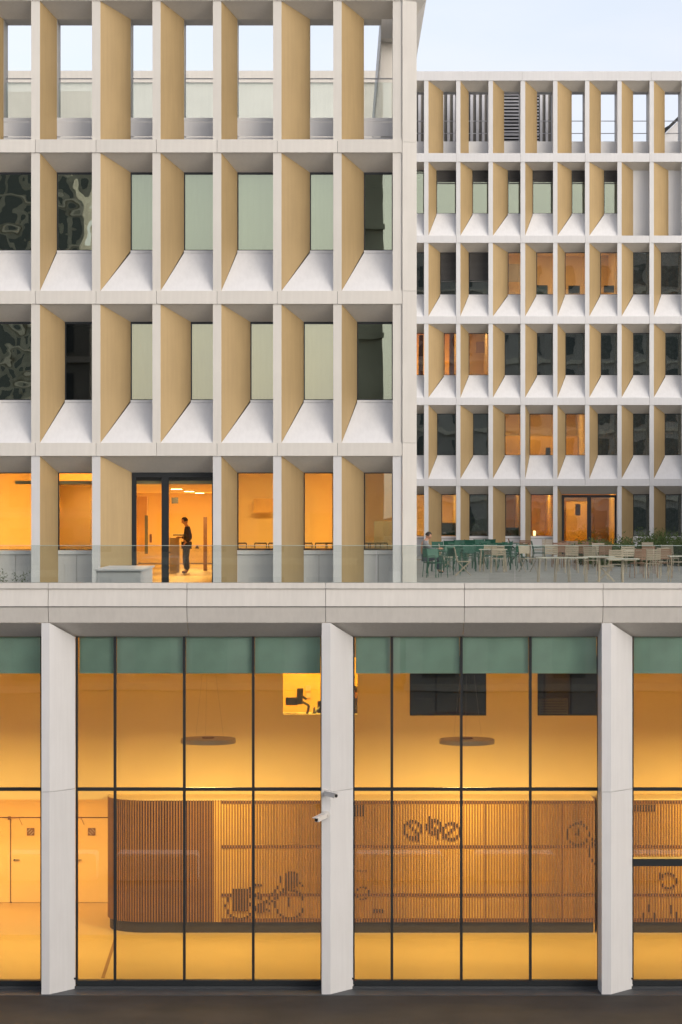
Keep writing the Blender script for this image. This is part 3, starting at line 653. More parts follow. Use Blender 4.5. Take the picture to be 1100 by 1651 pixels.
# ------------------------------------------------------------------ slatted timber box
ss = F / YS; PER = 4.45 / ss
ST, SB = Z(1290, YS), Z(1487, YS)
sw = empty('slatted_timber_box', (X(560, YS), YS, .18), 'long timber slatted box with rounded left end and bicycle picture inside the hall', 'timber box')
rc = .95; xa, xe = X(168, YS), X(959, YS); xc, yc = xa + rc, YS + rc
def path_pts(x_end):
    pts = []; y = yc + 2.2
    while y > yc: pts.append((xa, y, math.pi)); y -= PER          # facing -x
    n = int(rc * math.pi / 2 / PER)
    for i in range(n + 1):
        t = math.pi + (math.pi / 2) * i / n; pts.append((xc + rc * math.cos(t), yc + rc * math.sin(t), t))
    x = xc + PER
    while x < x_end: pts.append((x, YS, 1.5 * math.pi)); x += PER
    return pts
bm = NB(); box(bm, -.014, .014, 0, .03, 0, ST - SB); s0 = None
pts = path_pts(xe)
frontx = []
for x, y, t in pts:
    if s0 is None: s0 = obj('slat', bm, SLATM, sw, (0, 0, 0)); s = s0
    else: s = bpy.data.objects.new('slat', s0.data); COL.objects.link(s); s.parent = sw
    s.location = Vector((x, y, SB)) - W[sw.name]; s.rotation_euler = (0, 0, t - 1.5 * math.pi)
    if t > 1.5 * math.pi - .001: frontx.append(x)
x = X(973, YS); fr2 = []
sw2 = empty('slatted_timber_box', (X(1100, YS), YS, .18), 'second timber slatted box behind the door header beyond the third column', 'timber box')
while x < X(1330, YS):
    s = bpy.data.objects.new('slat', s0.data); COL.objects.link(s); s.parent = sw2; s.location = Vector((x, YS, SB)) - W[sw2.name]; fr2.append(x); x += PER
def backing(parent, xs, y0, m, z0=SB, z1=ST, name='backing_panel'):
    for a, b in zip(xs, xs[1:]):
        bm = NB(); box(bm, a + .004, b - .004, y0, y0 + .02, z0, z1 - .01); obj(name, bm, m, parent, (a, y0, z0))
def curved(parent, name, m, off, z0, z1, xend):
    bm = NB(); r = rc - off; P_ = [(xa + off, yc + 2.2)] + [(xc + r * math.cos(math.pi + math.pi / 2 * i / 16), yc + r * math.sin(math.pi + math.pi / 2 * i / 16)) for i in range(17)] + [(xend, YS + off)]
    for (a, b), (c, d) in zip(P_, P_[1:]):
        q = [bm.verts.new(v) for v in ((a, b, z0), (c, d, z0), (c, d, z1), (a, b, z1))]; bm.faces.new(q)
        if z1 - z0 < 1 or True:
            pass
    top = [bm.verts.new((a, b, z1)) for a, b in P_] + [bm.verts.new((xend, yc + 2.2, z1))]
    bm.faces.new(top); return obj(name, bm, m, parent, recalc=False)
curved(sw, 'dark_backing', DKWOOD, .11, SB, ST - .012, X(345, YS))
curved(sw, 'kick_plate', mat('kick_plate_brown', (.035, .028, .018), .7), .05, .18, SB - .001, xe)
curved(sw, 'top_board', INNER, .002, ST - .010, ST + .0, xe)
backing(sw, [X(v, YS) for v in (345, 408, 519, 600, 640, 700, 782, 845, 907, 959)], YS + .034, PLY)
bm = NB(); box(bm, xe - .02, xe, YS + .03, YS + 3, .18, ST - .01); obj('end_panel', bm, PLY, sw)
backing(sw2, [X(v, YS) for v in (972, 1045, 1100, 1180, 1260, 1332)], YS + .034, PLY)
bm = NB(); box(bm, X(972, YS), X(1332, YS), YS + .05, YS + 1, .18, SB); obj('kick_plate', bm, MATS['kick_plate_brown'], sw2)
bm = NB(); box(bm, X(972, YS), X(1332, YS), YS, YS + 3, ST, ST + .012); obj('top_board', bm, INNER, sw2)
# rails behind the slats: dark dashes between slats
for par, a, b in ((sw, 356, 959), (sw2, 973, 1330)):
    for y0, y1 in ((1363, 1367.5), (1441, 1445.5), (1481, 1487), (1290.5, 1296)):
        bm = NB(); box(bm, X(a, YS), X(b, YS), YS + .012, YS + .0335, Z(y1, YS), Z(y0, YS)); obj('rail', bm, DKWOOD, par)
# picture made of dark infill pieces between the slats
def ring(cx, cy, r, t): return lambda x, y: abs(math.hypot(x - cx, y - cy) - r) < t
def disc(cx, cy, rx, ry): return lambda x, y: ((x - cx) / rx) ** 2 + ((y - cy) / ry) ** 2 < 1
def rect(x0, y0, x1, y1): return lambda x, y: x0 < x < x1 and y0 < y < y1
def seg(x0, y0, x1, y1, t=1.3):
    def f(x, y):
        dx, dy = x1 - x0, y1 - y0; u = max(0, min(1, ((x - x0) * dx + (y - y0) * dy) / (dx * dx + dy * dy)))
        return math.hypot(x - x0 - u * dx, y - y0 - u * dy) < t
    return f
def motif(parent, gaps, shapes, name, y0=1297, y1=1486):
    bm = NB()
    for gx in gaps:
        px = 550 + gx * ss; run = None; y = y0
        while y <= y1 + 1:
            hit = y <= y1 and any(f(px, y) for f in shapes)
            if hit and run is None: run = y
            if not hit and run is not None:
                if y - run > .8: box(bm, gx - PER / 2 + .014, gx + PER / 2 - .014, YS - .003, YS + .033, Z(y, YS), Z(run, YS))
                run = None
            y += .6
    o = obj(name, bm, DKPL2, parent); o['kind'] = 'stuff'; return o
g1 = [x + PER / 2 for x in frontx]; g2 = [x + PER / 2 for x in fr2]
motif(sw, g1, [ring(467.5, 1458, 23, 1.7), disc(467.5, 1459, 2.5, 4), seg(467, 1456, 461, 1436), disc(470, 1419, 13, 14.5), seg(450, 1404, 452, 1422), seg(484, 1424, 488, 1428),
               ring(387, 1460, 22, 1.8), rect(374, 1433, 401, 1469), seg(403, 1436, 408, 1422, 1.8), seg(412, 1427, 420, 1427, 1.8), seg(404, 1438, 418, 1448, 2), seg(418, 1440, 428, 1462, 1.6),
               seg(428, 1456, 450, 1428, 1.6), seg(432, 1459, 455, 1438, 1.4), disc(421, 1464, 9, 8), seg(430, 1466, 437, 1470, 1.6), seg(404, 1458, 414, 1466, 3), seg(452, 1440, 462, 1430, 2)], 'bicycle_picture')
motif(sw, g1, [ring(932, 1345, 17.5, 1.6), seg(932, 1346, 937, 1325, 1.4), disc(931, 1345, 3.5, 2), ring(975, 1374, 24, 1.6), seg(955, 1352, 959, 1362)], 'wheel_picture')
motif(sw, g1, [ring(665, 1337, 13, 2.2), disc(667, 1352, 8, 3), ring(700, 1333, 10, 3.0), seg(692, 1318, 706, 1350, 2.4), ring(728, 1340, 13, 2), seg(716, 1350, 738, 1330, 2), seg(655, 1325, 675, 1345, 2), seg(672, 1360, 680, 1330, 1.6)], 'machine_picture')
motif(sw, g1, [ring(585, 1440, 10, 1), rect(600, 1466, 620, 1472), seg(575, 1404, 592, 1404, .8), rect(570, 1297, 588, 1316)], 'bottle_picture')
motif(sw2, g2, [ring(1078, 1420, 12, 1.6), disc(1066, 1412, 3, 7), disc(1045, 1464, 3, 7), disc(1083, 1466, 2, 8), disc(1036, 1478, 2.4, 9), disc(1054, 1478, 2.4, 8), disc(1091, 1478, 3, 8), rect(1022, 1297, 1058, 1308)], 'tool_picture')
# cabinet of pale shadow gaps in the plywood (vertical joints)
bm = NB()
for px in (782.5, 845, 907): box(bm, X(px, YS) - .012, X(px, YS) + .012, YS + .0305, YS + .0338, SB, ST - .02)
obj('joint_strip', bm, DKWOOD, sw)
# ------------------------------------------------------------------ pendant lamps
def pendant(px, py, label):
    D = 56.0; c = P(px, py, D); r = 44.5 / (F / D)
    e = empty('pendant_lamp', c, label, 'pendant lamp', 'flat disc pendant lamps in the hall')
    bm = NB(); lathe(bm, c, [(0, .05), (r * .98, .05), (r, .035), (r, -.05), (r - .03, -.055), (r - .03, -.03), (0, -.03)]); obj('lamp_shade', bm, LAMPTOP, e, smooth=False)
    bm = NB(); lathe(bm, c, [(0, -.031), (r - .035, -.031), (r - .035, -.045), (0, -.045)]); obj('diffuser', bm, LAMPEM, e)
    bm = NB(); lathe(bm, c, [(0, .051), (.13, .051), (.13, .075), (0, .075)], 24); obj('driver_cap', bm, BROWN, e)
    for i in range(3):
        t = i * 2.094 + .4; bm = NB(); bar(bm, (c.x + .35 * math.cos(t), c.y + .35 * math.sin(t), c.z + .05), (c.x + .03 * math.cos(t), c.y + .03 * math.sin(t), 7.19), .0022, 4); obj('cable', bm, BEIGE, e)
    d = bpy.data.lights.new('pendant_light', 'AREA'); d.shape = 'DISK'; d.size = r * 1.8; d.energy = PEND; d.color = (1, .65, .21)
    o = bpy.data.objects.new('pendant_light', d); COL.objects.link(o); o.location = (0, 0, -.06); o.parent = e
PEND = 185
pendant(336, 1194, 'flat disc pendant hanging left of the middle column'); pendant(753, 1195, 'flat disc pendant hanging below the wide dark inner window')
pendant(336 - 417, 1194, 'flat disc pendant beyond the left edge of the hall view'); pendant(753 + 417, 1195, 'flat disc pendant beyond the right edge of the hall view')

# ------------------------------------------------------------------ terrace
bm = NB(); box(bm, XL, X(1480, YG) + 6, YP + .0, YN + DN + .05, 7.585, 7.61); t1 = obj('terrace_paving', bm, CONC); t1['kind'] = 'structure'
bm = NB(); box(bm, xw - .1, 40, YN + DN + .05, YF + DF, 7.2, 7.606); t2 = obj('terrace_floor', bm, CONC); t2['kind'] = 'structure'
TZ = 7.61
# lidded box
bb = empty('lidded_box', (X(190, 54), 54, TZ), 'pale terrace box with flat overhanging lid in front of the glazed door', 'box')
x0, x1 = X(155, 53), X(226.5, 53)
bm = NB(); box(bm, x0, x1, 53, 56.4, TZ, Z(920.5, 53)); obj('body', bm, SILL, bb)
bm = NB(); box(bm, x0 - .04, x1 + .04, 52.95, 56.5, Z(920.4, 53), Z(917.8, 53)); obj('lid', bm, SILL, bb)

def stalks(name, label, px, D, ztop, n, spread, m, seed):
    r = random.Random(seed); x = X(px, D); bm = NB(); bl = NB()
    for i in range(n):
        a = Vector((x + r.uniform(-.04, .04), D + r.uniform(-.04, .04), TZ)); h = (ztop - TZ) * r.uniform(.8, 1)
        b = a + Vector((r.uniform(-spread, spread), r.uniform(-spread, spread), h)); bar(bm, a, b, .005, 4, .002)
        for k in range(16):
            p = a.lerp(b, r.uniform(.45, 1)) + Vector((r.uniform(-.07, .07), r.uniform(-.07, .07), 0)); d = Vector((r.uniform(-1, 1), r.uniform(-1, 1), r.uniform(-.3, 1))).normalized() * .028; s_ = d.orthogonal().normalized() * .010
            q = [bl.verts.new(v) for v in (p - d, p + s_, p + d, p - s_)]; bl.faces.new(q)
    e = empty(name, (x, D, TZ), label, 'plant'); obj('stem', bm, STALK, e); obj('leaf_clump', bl, LEAF, e, recalc=False)['kind'] = 'stuff'
stalks('flowering_weed', 'wispy dry weed at the far left behind the balustrade', 5, 53.2, Z(912, 53.2), 4, .08, STALK, 1)
stalks('flowering_weed', 'taller wispy weed with seed heads between first bay and second fin', 31, 53.3, Z(914, 53.3), 7, .16, STALK, 2)
stalks('flowering_weed', 'single low weed stem against the gold panel behind the balustrade', 58, 53.2, Z(934, 53.2), 2, .06, STALK, 3)

# ------------------------------------------------------------------ terrace furniture
def make_chair(kind, m):
    e = empty('terrace_chair'); W[e.name] = Vector()
    bm = NB()
    for i in range(7): box(bm, -.2 + 0.0, .2, -.2 + i * .06, -.155 + i * .06, .435, .45)
    box(bm, -.205, -.185, -.2, .21, .42, .435); box(bm, .185, .205, -.2, .21, .42, .435); obj('seat', bm, m, e)
    bm = NB()
    if kind == 'slat':
        for i in range(5):
            z = .56 + i * .065; y = .215 + (z - .45) * .2; slab(bm, [(-.2, y, z), (.2, y, z), (.2, y + .01, z + .05), (-.2, y + .01, z + .05)], .012)
    else:
        slab(bm, [(-.2, .245, .60), (.2, .245, .60), (.2, .295, .86), (-.2, .295, .86)], .012)
    for s in (-1, 1): bar(bm, (s * .2, .2, .43), (s * .2, .30, .88), .013, 5)
    obj('backrest', bm, m, e)
    for s in (-1, 1):
        bm = NB(); bar(bm, (s * .2, .2, .44), (s * .21, .3 if kind != 'fold' else -.22, 0), .012, 5); obj('leg', bm, m, e)
        bm = NB(); bar(bm, (s * .2, -.2, .44), (s * .21, -.24 if kind != 'fold' else .26, 0), .012, 5); obj('leg', bm, m, e)
    if kind == 'arm':
        bm = NB()
        for s in (-1, 1): bar(bm, (s * .22, .24, .64), (s * .22, -.2, .66), .014, 5); bar(bm, (s * .22, -.2, .66), (s * .2, -.2, .44), .011, 5)
        obj('armrest', bm, m, e)
    return e
def make_table(m_top, m_leg, w_=.7, d_=.7, kind='four'):
    e = empty('terrace_table'); W[e.name] = Vector()
    bm = NB(); box(bm, -w_ / 2, w_ / 2, -d_ / 2, d_ / 2, .715, .74); obj('tabletop', bm, m_top, e)
    if kind == 'four':
        for sx in (-1, 1):
            for sy in (-1, 1):
                bm = NB(); bar(bm, (sx * (w_ / 2 - .06), sy * (d_ / 2 - .06), .715), (sx * (w_ / 2 - .02), sy * (d_ / 2 - .02), 0), .015, 5); obj('leg', bm, m_leg, e)
    elif kind == 'cross':
        for sx in (-1, 1):
            bm = NB(); bar(bm, (sx * w_ * .4, -.2, .715), (-sx * w_ * .35, -.2, 0), .014, 5); bar(bm, (sx * w_ * .4, .2, .715), (-sx * w_ * .35, .2, 0), .014, 5); obj('leg', bm, m_leg, e)
    else:
        bm = NB(); bar(bm, (0, 0, .715), (0, 0, .03), .03, 8); obj('leg', bm, m_leg, e)
        bm = NB(); lathe(bm, (0, 0, 0), [(0, .03), (.2, .02), (.21, 0), (0, 0)], 20); obj('base', bm, m_leg, e)
    return e
protos = {}
def place(kind, key, px, D, rz, label, group):
    if key not in protos:
        e = {'g': lambda: make_chair('arm', GREENM), 'b': lambda: make_chair('slat', BEIGE), 'f': lambda: make_chair('fold', BEIGE), 'n': lambda: make_chair('slat', BROWN),
             'tc': lambda: make_table(CREAM, BEIGE, .9, .6), 'tb': lambda: make_table(BROWN, DKPL, .95, .7, 'cross'), 'tg': lambda: make_table(GREENM, GREENM, 1.1, .7), 'tp': lambda: make_table(CREAM, BEIGE, .85, .6, 'ped')}[key]()
        protos[key] = e; o = e
    else: o = copy_tree(protos[key])
    o.location = (X(px, D), D, TZ); o.rotation_euler = (0, 0, R(rz))
    tag(o, label, 'table' if key[0] == 't' else 'chair', group); W[o.name] = Vector(o.location); return o
GC, BC, TB = 'green metal chairs on the terrace', 'beige slatted chairs on the terrace', 'tables on the terrace'
# rz: chair faces -y at 0 (towards camera); 90 faces +x ; 180 faces away
CH = [('b', 679, 83.6, 90, 'pale chair the seated man in the grey shirt sits on', BC),
 ('g', 697, 79, 160, 'green armchair just in front of the seated man', GC),
 ('g', 706, 78, 30, 'green armchair between the seated man and the nearer side-on beige chair', GC),
 ('f', 722, 88, 90, 'side-on beige chair pushed up beside the seated man table', BC),
 ('f', 748, 80.5, 90, 'nearest side-on beige chair facing right with its back to the green chairs', BC),
 ('g', 726, 81, 200, 'green armchair half hidden by the nearest side-on beige chair', GC),
 ('g', 733, 92, 0, 'green armchair behind the table with the green top', GC),
 ('g', 752, 90, 180, 'green armchair with its back to the camera at the green tables', GC),
 ('g', 762, 95, 90, 'green armchair turned sideways beyond the first cream table', GC),
 ('g', 783, 97, 0, 'green armchair facing the camera behind the first cream table', GC),
 ('g', 800, 93, 200, 'green armchair right behind the pair of beige chair backs', GC),
 ('g', 812, 96, 250, 'green armchair at the right end of the green group', GC),
 ('g', 820, 90, 120, 'green armchair beside the right leg of the first cream table', GC),
 ('b', 790, 86, 180, 'beige chair at the first cream table with its left back post over the top', BC),
 ('b', 802, 84.5, 180, 'beige chair closest to the camera at the first cream table', BC),
 ('f', 852, 85, 25, 'lone beige folding chair angled between the first cream table and the long cream table', BC),
 ('b', 868, 103, 270, 'beige chair seen from the side right of the brown crossed-leg table', BC),
 ('g', 870, 96, 90, 'single green armchair standing away from the green group', GC),
 ('b', 884, 101, 0, 'beige chair facing the camera left of the second glazed door', BC),
 ('n', 900, 92, 180, 'brown slatted chair at the left of the long cream table', BC),
 ('n', 912, 90.5, 10, 'brown slatted chair facing the camera under the glazed door', BC),
 ('b', 926, 96, 160, 'beige chair behind the brown slatted pair', BC),
 ('n', 938, 88, 180, 'brown slatted chair at the right end of the long cream table', BC),
 ('b', 966, 90, 0, 'beige chair facing the camera in front of the right door leaf', BC),
 ('b', 992, 76, 180, 'nearest beige chair back between the two nearest cream tables', BC),
 ('f', 978, 74, 90, 'beige folding chair tucked under the nearest pedestal table', BC),
 ('n', 1044, 83, 180, 'brown slatted chair left of the pair by the green shrubs', BC),
 ('b', 1062, 80, 200, 'beige chair at an angle right of the brown one by the shrubs', BC),
 ('b', 1081, 86, 150, 'beige chair beside the tall grass tuft', BC)]
gr = [(704, 86, 90, 'at the far side of the seated man table'), (716, 89, 300, 'behind the side-on beige chair'), (731, 85, 20, 'right of the side-on beige chair'), (741, 87, 180, 'in the middle of the green group, back to the camera'),
 (757, 86, 0, 'facing the camera left of the first cream table'), (768, 92, 240, 'angled behind the first cream table'), (776, 89, 180, 'with its back just over the first cream table'), (789, 91, 90, 'turned right behind the beige pair'),
 (706, 95, 0, 'by the far wall behind the seated man'), (724, 98, 180, 'third along the far wall'), (741, 100, 0, 'fourth along the far wall below the plant window'), (757, 101, 180, 'fifth along the far wall'), (773, 102, 0, 'sixth along the far wall'),
 (790, 103, 180, 'by the far wall below the third gold panel'), (806, 88, 300, 'in front right of the green group'), (826, 94, 60, 'last of the green group before the crossed-leg table'), (836, 88, 200, 'alone between the green group and the folding chair')]
for px_, D_, rz_, lb_ in gr: place('chair', 'g', px_, D_, rz_, 'green armchair ' + lb_, GC)
bg = [('b', 890, 86, 0, 'beige chair facing the camera behind the long cream table'), ('n', 905, 97, 200, 'brown slatted chair far back left of the glazed door'), ('b', 921, 84, 180, 'beige chair with its back to the camera at the long cream table'), ('n', 950, 94, 0, 'brown slatted chair facing the camera left of the pedestal tables'),
 ('b', 955, 82, 160, 'beige chair between the two pedestal tables'), ('n', 975, 86, 180, 'brown slatted chair behind the left pedestal table'), ('b', 1014, 82, 0, 'beige chair behind the nearest pedestal table, facing the camera'), ('n', 1030, 78, 190, 'brown slatted chair at the right end of the nearest pedestal table'),
 ('b', 1052, 77, 180, 'beige chair nearest to the camera right of the pedestal tables'), ('n', 1072, 78, 170, 'brown slatted chair close to the right edge of the terrace'), ('b', 1092, 80, 90, 'beige chair at the right edge turned sideways'), ('b', 1048, 92, 10, 'beige chair in front of the bare twig shrub'), ('n', 832, 104, 90, 'brown chair at the left of the crossed-leg table'), ('n', 846, 99, 180, 'brown chair in front of the crossed-leg table')]
for k_, px_, D_, rz_, lb_ in bg: place('chair', k_, px_, D_, rz_, lb_, BC)
for c in CH: place('chair', *c)
TBL = [('tg', 743, 91.5, 0, 'green table in front of the seated man', TB), ('tg', 776, 94, 0, 'green table in the middle of the green armchairs', TB), ('tg', 803, 98, 0, 'green table farthest back among the green armchairs', TB),
 ('tc', 795, 85.5, 0, 'cream table with two beige chairs in front of it', TB), ('tb', 837, 102, 0, 'brown topped table on crossed legs at the far wall', TB),
 ('tc', 893, 71.2, 0, 'cream table left of the pair of nearest cream tables', TB), ('tc', 920, 71.2, 0, 'cream table joined end to end with the one on its left', TB),
 ('tg', 722, 86, 0, 'green table right beside the nearest green armchairs', TB), ('tg', 755, 97, 0, 'green table at the far wall below the plant window', TB), ('tg', 820, 101, 0, 'green table next to the crossed-leg table', TB), ('tc', 1030, 84, 0, 'cream table among the brown chairs by the shrubs', TB),
 ('tp', 966, 72.5, 0, 'cream pedestal table in front of the green shrubs', TB), ('tp', 1004, 69.5, 0, 'cream pedestal table nearest to the camera', TB),
 ('tc', 1104, 73.5, 0, 'cream table cut by the right edge of the photo', TB), ('tb', 940, 99, 0, 'brown topped table before the second glazed door', TB), ('tb', 968, 98, 0, 'brown topped table before the right leaf of the second glazed door', TB)]
for c in TBL: place('table', *c)

# ------------------------------------------------------------------ shrubs on the terrace
def shrub(name, label, px, D, w_, h_, n, seed, blade=False):
    r = random.Random(seed); x = X(px, D); z0 = TZ
    e = empty(name, (x, D, z0), label, 'plant'); bm = NB(); st = NB()
    if blade:
        for i in range(n):
            t = r.uniform(0, 2 * math.pi); rr = r.uniform(0, .16); b = Vector((x + rr * math.cos(t), D + rr * math.sin(t), z0)); lean = Vector((math.cos(t), math.sin(t), 0)) * r.uniform(.02, w_); h = h_ * r.uniform(.55, 1); pv = None
            sd_ = Vector((-math.sin(t), math.cos(t), 0)) * .012
            for k in range(5):
                u = k / 4; p = b + lean * u * u + Vector((0, 0, h * u)); ww = sd_ * (1 - u * .9); a_, c_ = bm.verts.new(p - ww), bm.verts.new(p + ww)
                if pv: bm.faces.new((pv[0], pv[1], c_, a_))
                pv = (a_, c_)
    else:
        for i in range(9):
            t = r.uniform(0, 6.28); tip = Vector((x + math.cos(t) * w_ * r.uniform(.3, 1), D + math.sin(t) * w_ * .6, z0 + h_ * r.uniform(.5, 1))); base = Vector((x + r.uniform(-.1, .1), D, z0)); bar(st, base, tip, .015, 5, .004)
            for k in range(n // 9):
                p = base.lerp(tip, r.uniform(.25, 1.05)) + Vector([r.gauss(0, .11) for _ in range(3)]); d = Vector([r.uniform(-1, 1) for _ in range(3)]).normalized() * r.uniform(.035, .07); s_ = d.orthogonal().normalized() * .022
                bm.faces.new([bm.verts.new(v) for v in (p - d, p + s_, p + d, p - s_)])
        obj('stem', st, STALK, e)
    obj('foliage', bm, LEAF, e, recalc=False)['kind'] = 'stuff'
shrub('grass_tuft', 'tall yellow-green grass tuft against the far wall', 1065, 104, .45, 1.35, 320, 5, True)
for i, (px, D, w_, h_, lb) in enumerate(((958, 97, .5, .8, 'low green shrub behind the left pedestal table'), (985, 96, .5, .75, 'low green shrub right of the second glazed door'), (1015, 98, .7, 1.0, 'broad loose shrub in the middle of the planting'),
                                   (1042, 101, .5, 1.15, 'shrub with bare twigs left of the grass tuft'), (1088, 100, .6, 1.2, 'leafy shrub right of the grass tuft'), (1112, 98, .6, .9, 'shrub cut by the right edge of the photo'))):
    shrub('shrub', lb, px, D, w_, h_, 900, 20 + i)
shrub('potted_palm', 'dark feathery house plant behind a ground floor window of the far block', 771, YF + 1.9, .4, 2.0, 600, 60)

# ------------------------------------------------------------------ people
def skin_mesh(name, verts, edges, radii, m, parent, root=0, sub=2):
    me = bpy.data.meshes.new(name); base = W[parent.name] if parent else Vector()
    bm = NB(); ly = bm.verts.layers.skin.verify(); vs = [bm.verts.new(Vector(v)) for v in verts]
    for a, b in edges: bm.edges.new((vs[a], vs[b]))
    for i, r_ in enumerate(radii): vs[i][ly].radius = (r_, r_) if not isinstance(r_, tuple) else r_
    vs[root][ly].use_root = True; bm.to_mesh(me); bm.free()
    me.materials.append(m); o = bpy.data.objects.new(name, me); COL.objects.link(o); o.parent = parent
    s_ = o.modifiers.new('skin', 'SKIN'); s_.use_smooth_shade = True; u = o.modifiers.new('sub', 'SUBSURF'); u.levels = sub; u.render_levels = sub
    W[o.name] = base; return o
def person(name, label, loc, rz, J, shirt, trousers, hold=None):
    """J: joint dictionary in local metres, facing -y"""
    e = empty('person', (0, 0, 0), label, 'person'); W[e.name] = Vector()
    pel, chest, neck, head = J['pelvis'], J['chest'], J['neck'], J['head']
    V = [pel, chest, neck, head]; E = [(0, 1), (1, 2), (2, 3)]; RR = [.13, .14, .055, .05]
    for s in ('l', 'r'):
        b = len(V); V += [J['sh' + s], J['el' + s], J['wr' + s], J['ha' + s]]; E += [(1, b), (b, b + 1), (b + 1, b + 2), (b + 2, b + 3)]; RR += [.055, .042, .027, .032]
        b = len(V); V += [J['hip' + s], J['kn' + s], J['an' + s], J['to' + s]]; E += [(0, b), (b, b + 1), (b + 1, b + 2), (b + 2, b + 3)]; RR += [.085, .058, .04, .035]
        hand = Vector(J['ha' + s]); fd = (hand - Vector(J['wr' + s])).normalized(); sd_ = fd.orthogonal().normalized()
        for k in range(4):
            b2 = len(V); off = sd_ * (k - 1.5) * .019; V += [hand + off + fd * .02, hand + off + fd * (.075 - .008 * abs(k - 1.3)) + Vector((0, 0, -.015))]; E += [(b - 1, b2), (b2, b2 + 1)]; RR += [.010, .007]
        b2 = len(V); V += [hand + sd_ * .04 + fd * .02]; E += [(b - 1, b2)]; RR += [.010]
    skin_mesh('body', V, E, RR, SKIN, e)
    h = Vector(head); f = Vector(J['look']).normalized()
    bm = NB(); bmesh.ops.create_uvsphere(bm, u_segments=24, v_segments=16, radius=1)
    for v in bm.verts:
        v.co = Vector((v.co.x * .076, v.co.y * .098, v.co.z * .118)); 
        if v.co.z < 0: v.co.x *= 1 + v.co.z * 2.2; v.co.y *= 1 + v.co.z * 1.2
    bar(bm, (0, -.085, .0), (0, -.118, -.028), .012, 6, .016); bar(bm, (-.02, -.082, -.062), (.02, -.082, -.062), .006, 5)
    for s in (-1, 1): bmesh.ops.create_uvsphere(bm, u_segments=8, v_segments=6, radius=.022, matrix=Matrix.Translation((s * .076, .005, -.005)) @ Matrix.Diagonal((.4, .8, 1.3, 1))); bmesh.ops.create_uvsphere(bm, u_segments=8, v_segments=6, radius=.011, matrix=Matrix.Translation((s * .03, -.084, .01)))
    rot = Vector((0, -1, 0)).rotation_difference(f).to_matrix().to_4x4(); bm.transform(Matrix.Translation(h + Vector((0, 0, .06))) @ rot); obj('head', bm, SKIN, e, smooth=True)
    bm = NB(); bmesh.ops.create_uvsphere(bm, u_segments=24, v_segments=16, radius=1)
    bmesh.ops.delete(bm, geom=[v for v in bm.verts if v.co.z < -.25 or (v.co.y < -.45 and v.co.z < .5)], context='VERTS')
    for v in bm.verts: v.co = Vector((v.co.x * .085, v.co.y * .108 + .006, v.co.z * .127 + .006))
    bm.transform(Matrix.Translation(h + Vector((0, 0, .06))) @ rot); obj('hair', bm, HAIR, e, smooth=True)
    V = [pel, Vector(pel).lerp(Vector(chest), .5), chest, Vector(neck) - Vector((0, 0, .03))]; E = [(0, 1), (1, 2), (2, 3)]; RR = [(.165, .125), (.155, .12), (.175, .13), .075]
    for s in ('l', 'r'):
        b = len(V); V += [J['sh' + s], J['el' + s], Vector(J['wr' + s]).lerp(Vector(J['el' + s]), .12)]; E += [(2, b), (b, b + 1), (b + 1, b + 2)]; RR += [.098, .075, .056]
    skin_mesh('shirt', V, E, RR, shirt, e)
    V = [Vector(pel) + Vector((0, 0, -.02))]; E = []; RR = [(.16, .12)]
    for s in ('l', 'r'):
        b = len(V); V += [J['hip' + s], J['kn' + s], Vector(J['an' + s]) + Vector((0, 0, .02))]; E += [(0, b), (b, b + 1), (b + 1, b + 2)]; RR += [.125, .095, .078]
    skin_mesh('trousers', V, E, RR, trousers, e)
    for s in ('l', 'r'):
        a, t = Vector(J['an' + s]), Vector(J['to' + s]); skin_mesh('shoe', [Vector((a.x, a.y, .05)), Vector((t.x, t.y, .035))], [(0, 1)], [(.045, .045), (.042, .03)], DKPL, e)
    e.location = loc; e.rotation_euler = (0, 0, R(rz)); return e
stand = dict(pelvis=(0, .02, .95), chest=(0, .06, 1.30), neck=(0, .03, 1.50), head=(0, -.04, 1.60), look=(0, -1, -.35),
    shl=(-.19, .05, 1.40), ell=(-.22, .08, 1.12), wrl=(-.2, -.18, 1.14), hal=(-.19, -.26, 1.14), shr=(.19, .06, 1.40), elr=(.25, .16, 1.13), wrr=(.2, .0, .98), har=(.18, -.05, .93),
    hipl=(-.1, .02, .9), knl=(-.1, .0, .48), anl=(-.1, .05, .08), tol=(-.1, -.1, .04), hipr=(.1, .02, .9), knr=(.1, -.02, .48), anr=(.1, .03, .08), tor=(.1, -.13, .04))
pm = person('person', 'man in dark clothes standing in the corridor, head bowed, holding a tray-like object', (X(300, 82.8), 82.8, 7.625), -90, stand, SHIRTD, TROUS)
pt = P(285, 862, 82.8); bm = NB(); box(bm, pt.x - .1, pt.x + .32, 82.55, 82.95, pt.z - .03, pt.z + .01); tag(obj('tray', bm, DKPL, None, pt), 'dark flat object held by the standing man', 'tray')
sit = dict(pelvis=(0, .05, .52), chest=(0, .12, .88), neck=(0, .05, 1.06), head=(0, -.04, 1.14), look=(0, -1, -.5),
    shl=(-.19, .08, .96), ell=(-.24, -.12, .74), wrl=(-.12, -.36, .78), hal=(-.08, -.44, .79), shr=(.19, .08, .96), elr=(.24, -.12, .74), wrr=(.12, -.36, .78), har=(.08, -.44, .79),
    hipl=(-.1, .03, .50), knl=(-.13, -.40, .50), anl=(-.13, -.36, .08), tol=(-.13, -.52, .04), hipr=(.1, .03, .50), knr=(.13, -.40, .50), anr=(.13, -.36, .08), tor=(.13, -.52, .04))
person('person', 'dark haired man in grey shirt sitting at the left end of the terrace', (X(689, 83.5), 83.5, TZ), 90, sit, SHIRTG, JEANS)
place('table', 'tg', 715, 83.2, 0, 'green table the seated man leans over', TB)
person('person', 'person in black seated in the lit upper office, half hidden by the middle column', (X(574, YW + 1.1), YW + 1.1, oz0 - .72), -60, sit, SHIRTD, TROUS)

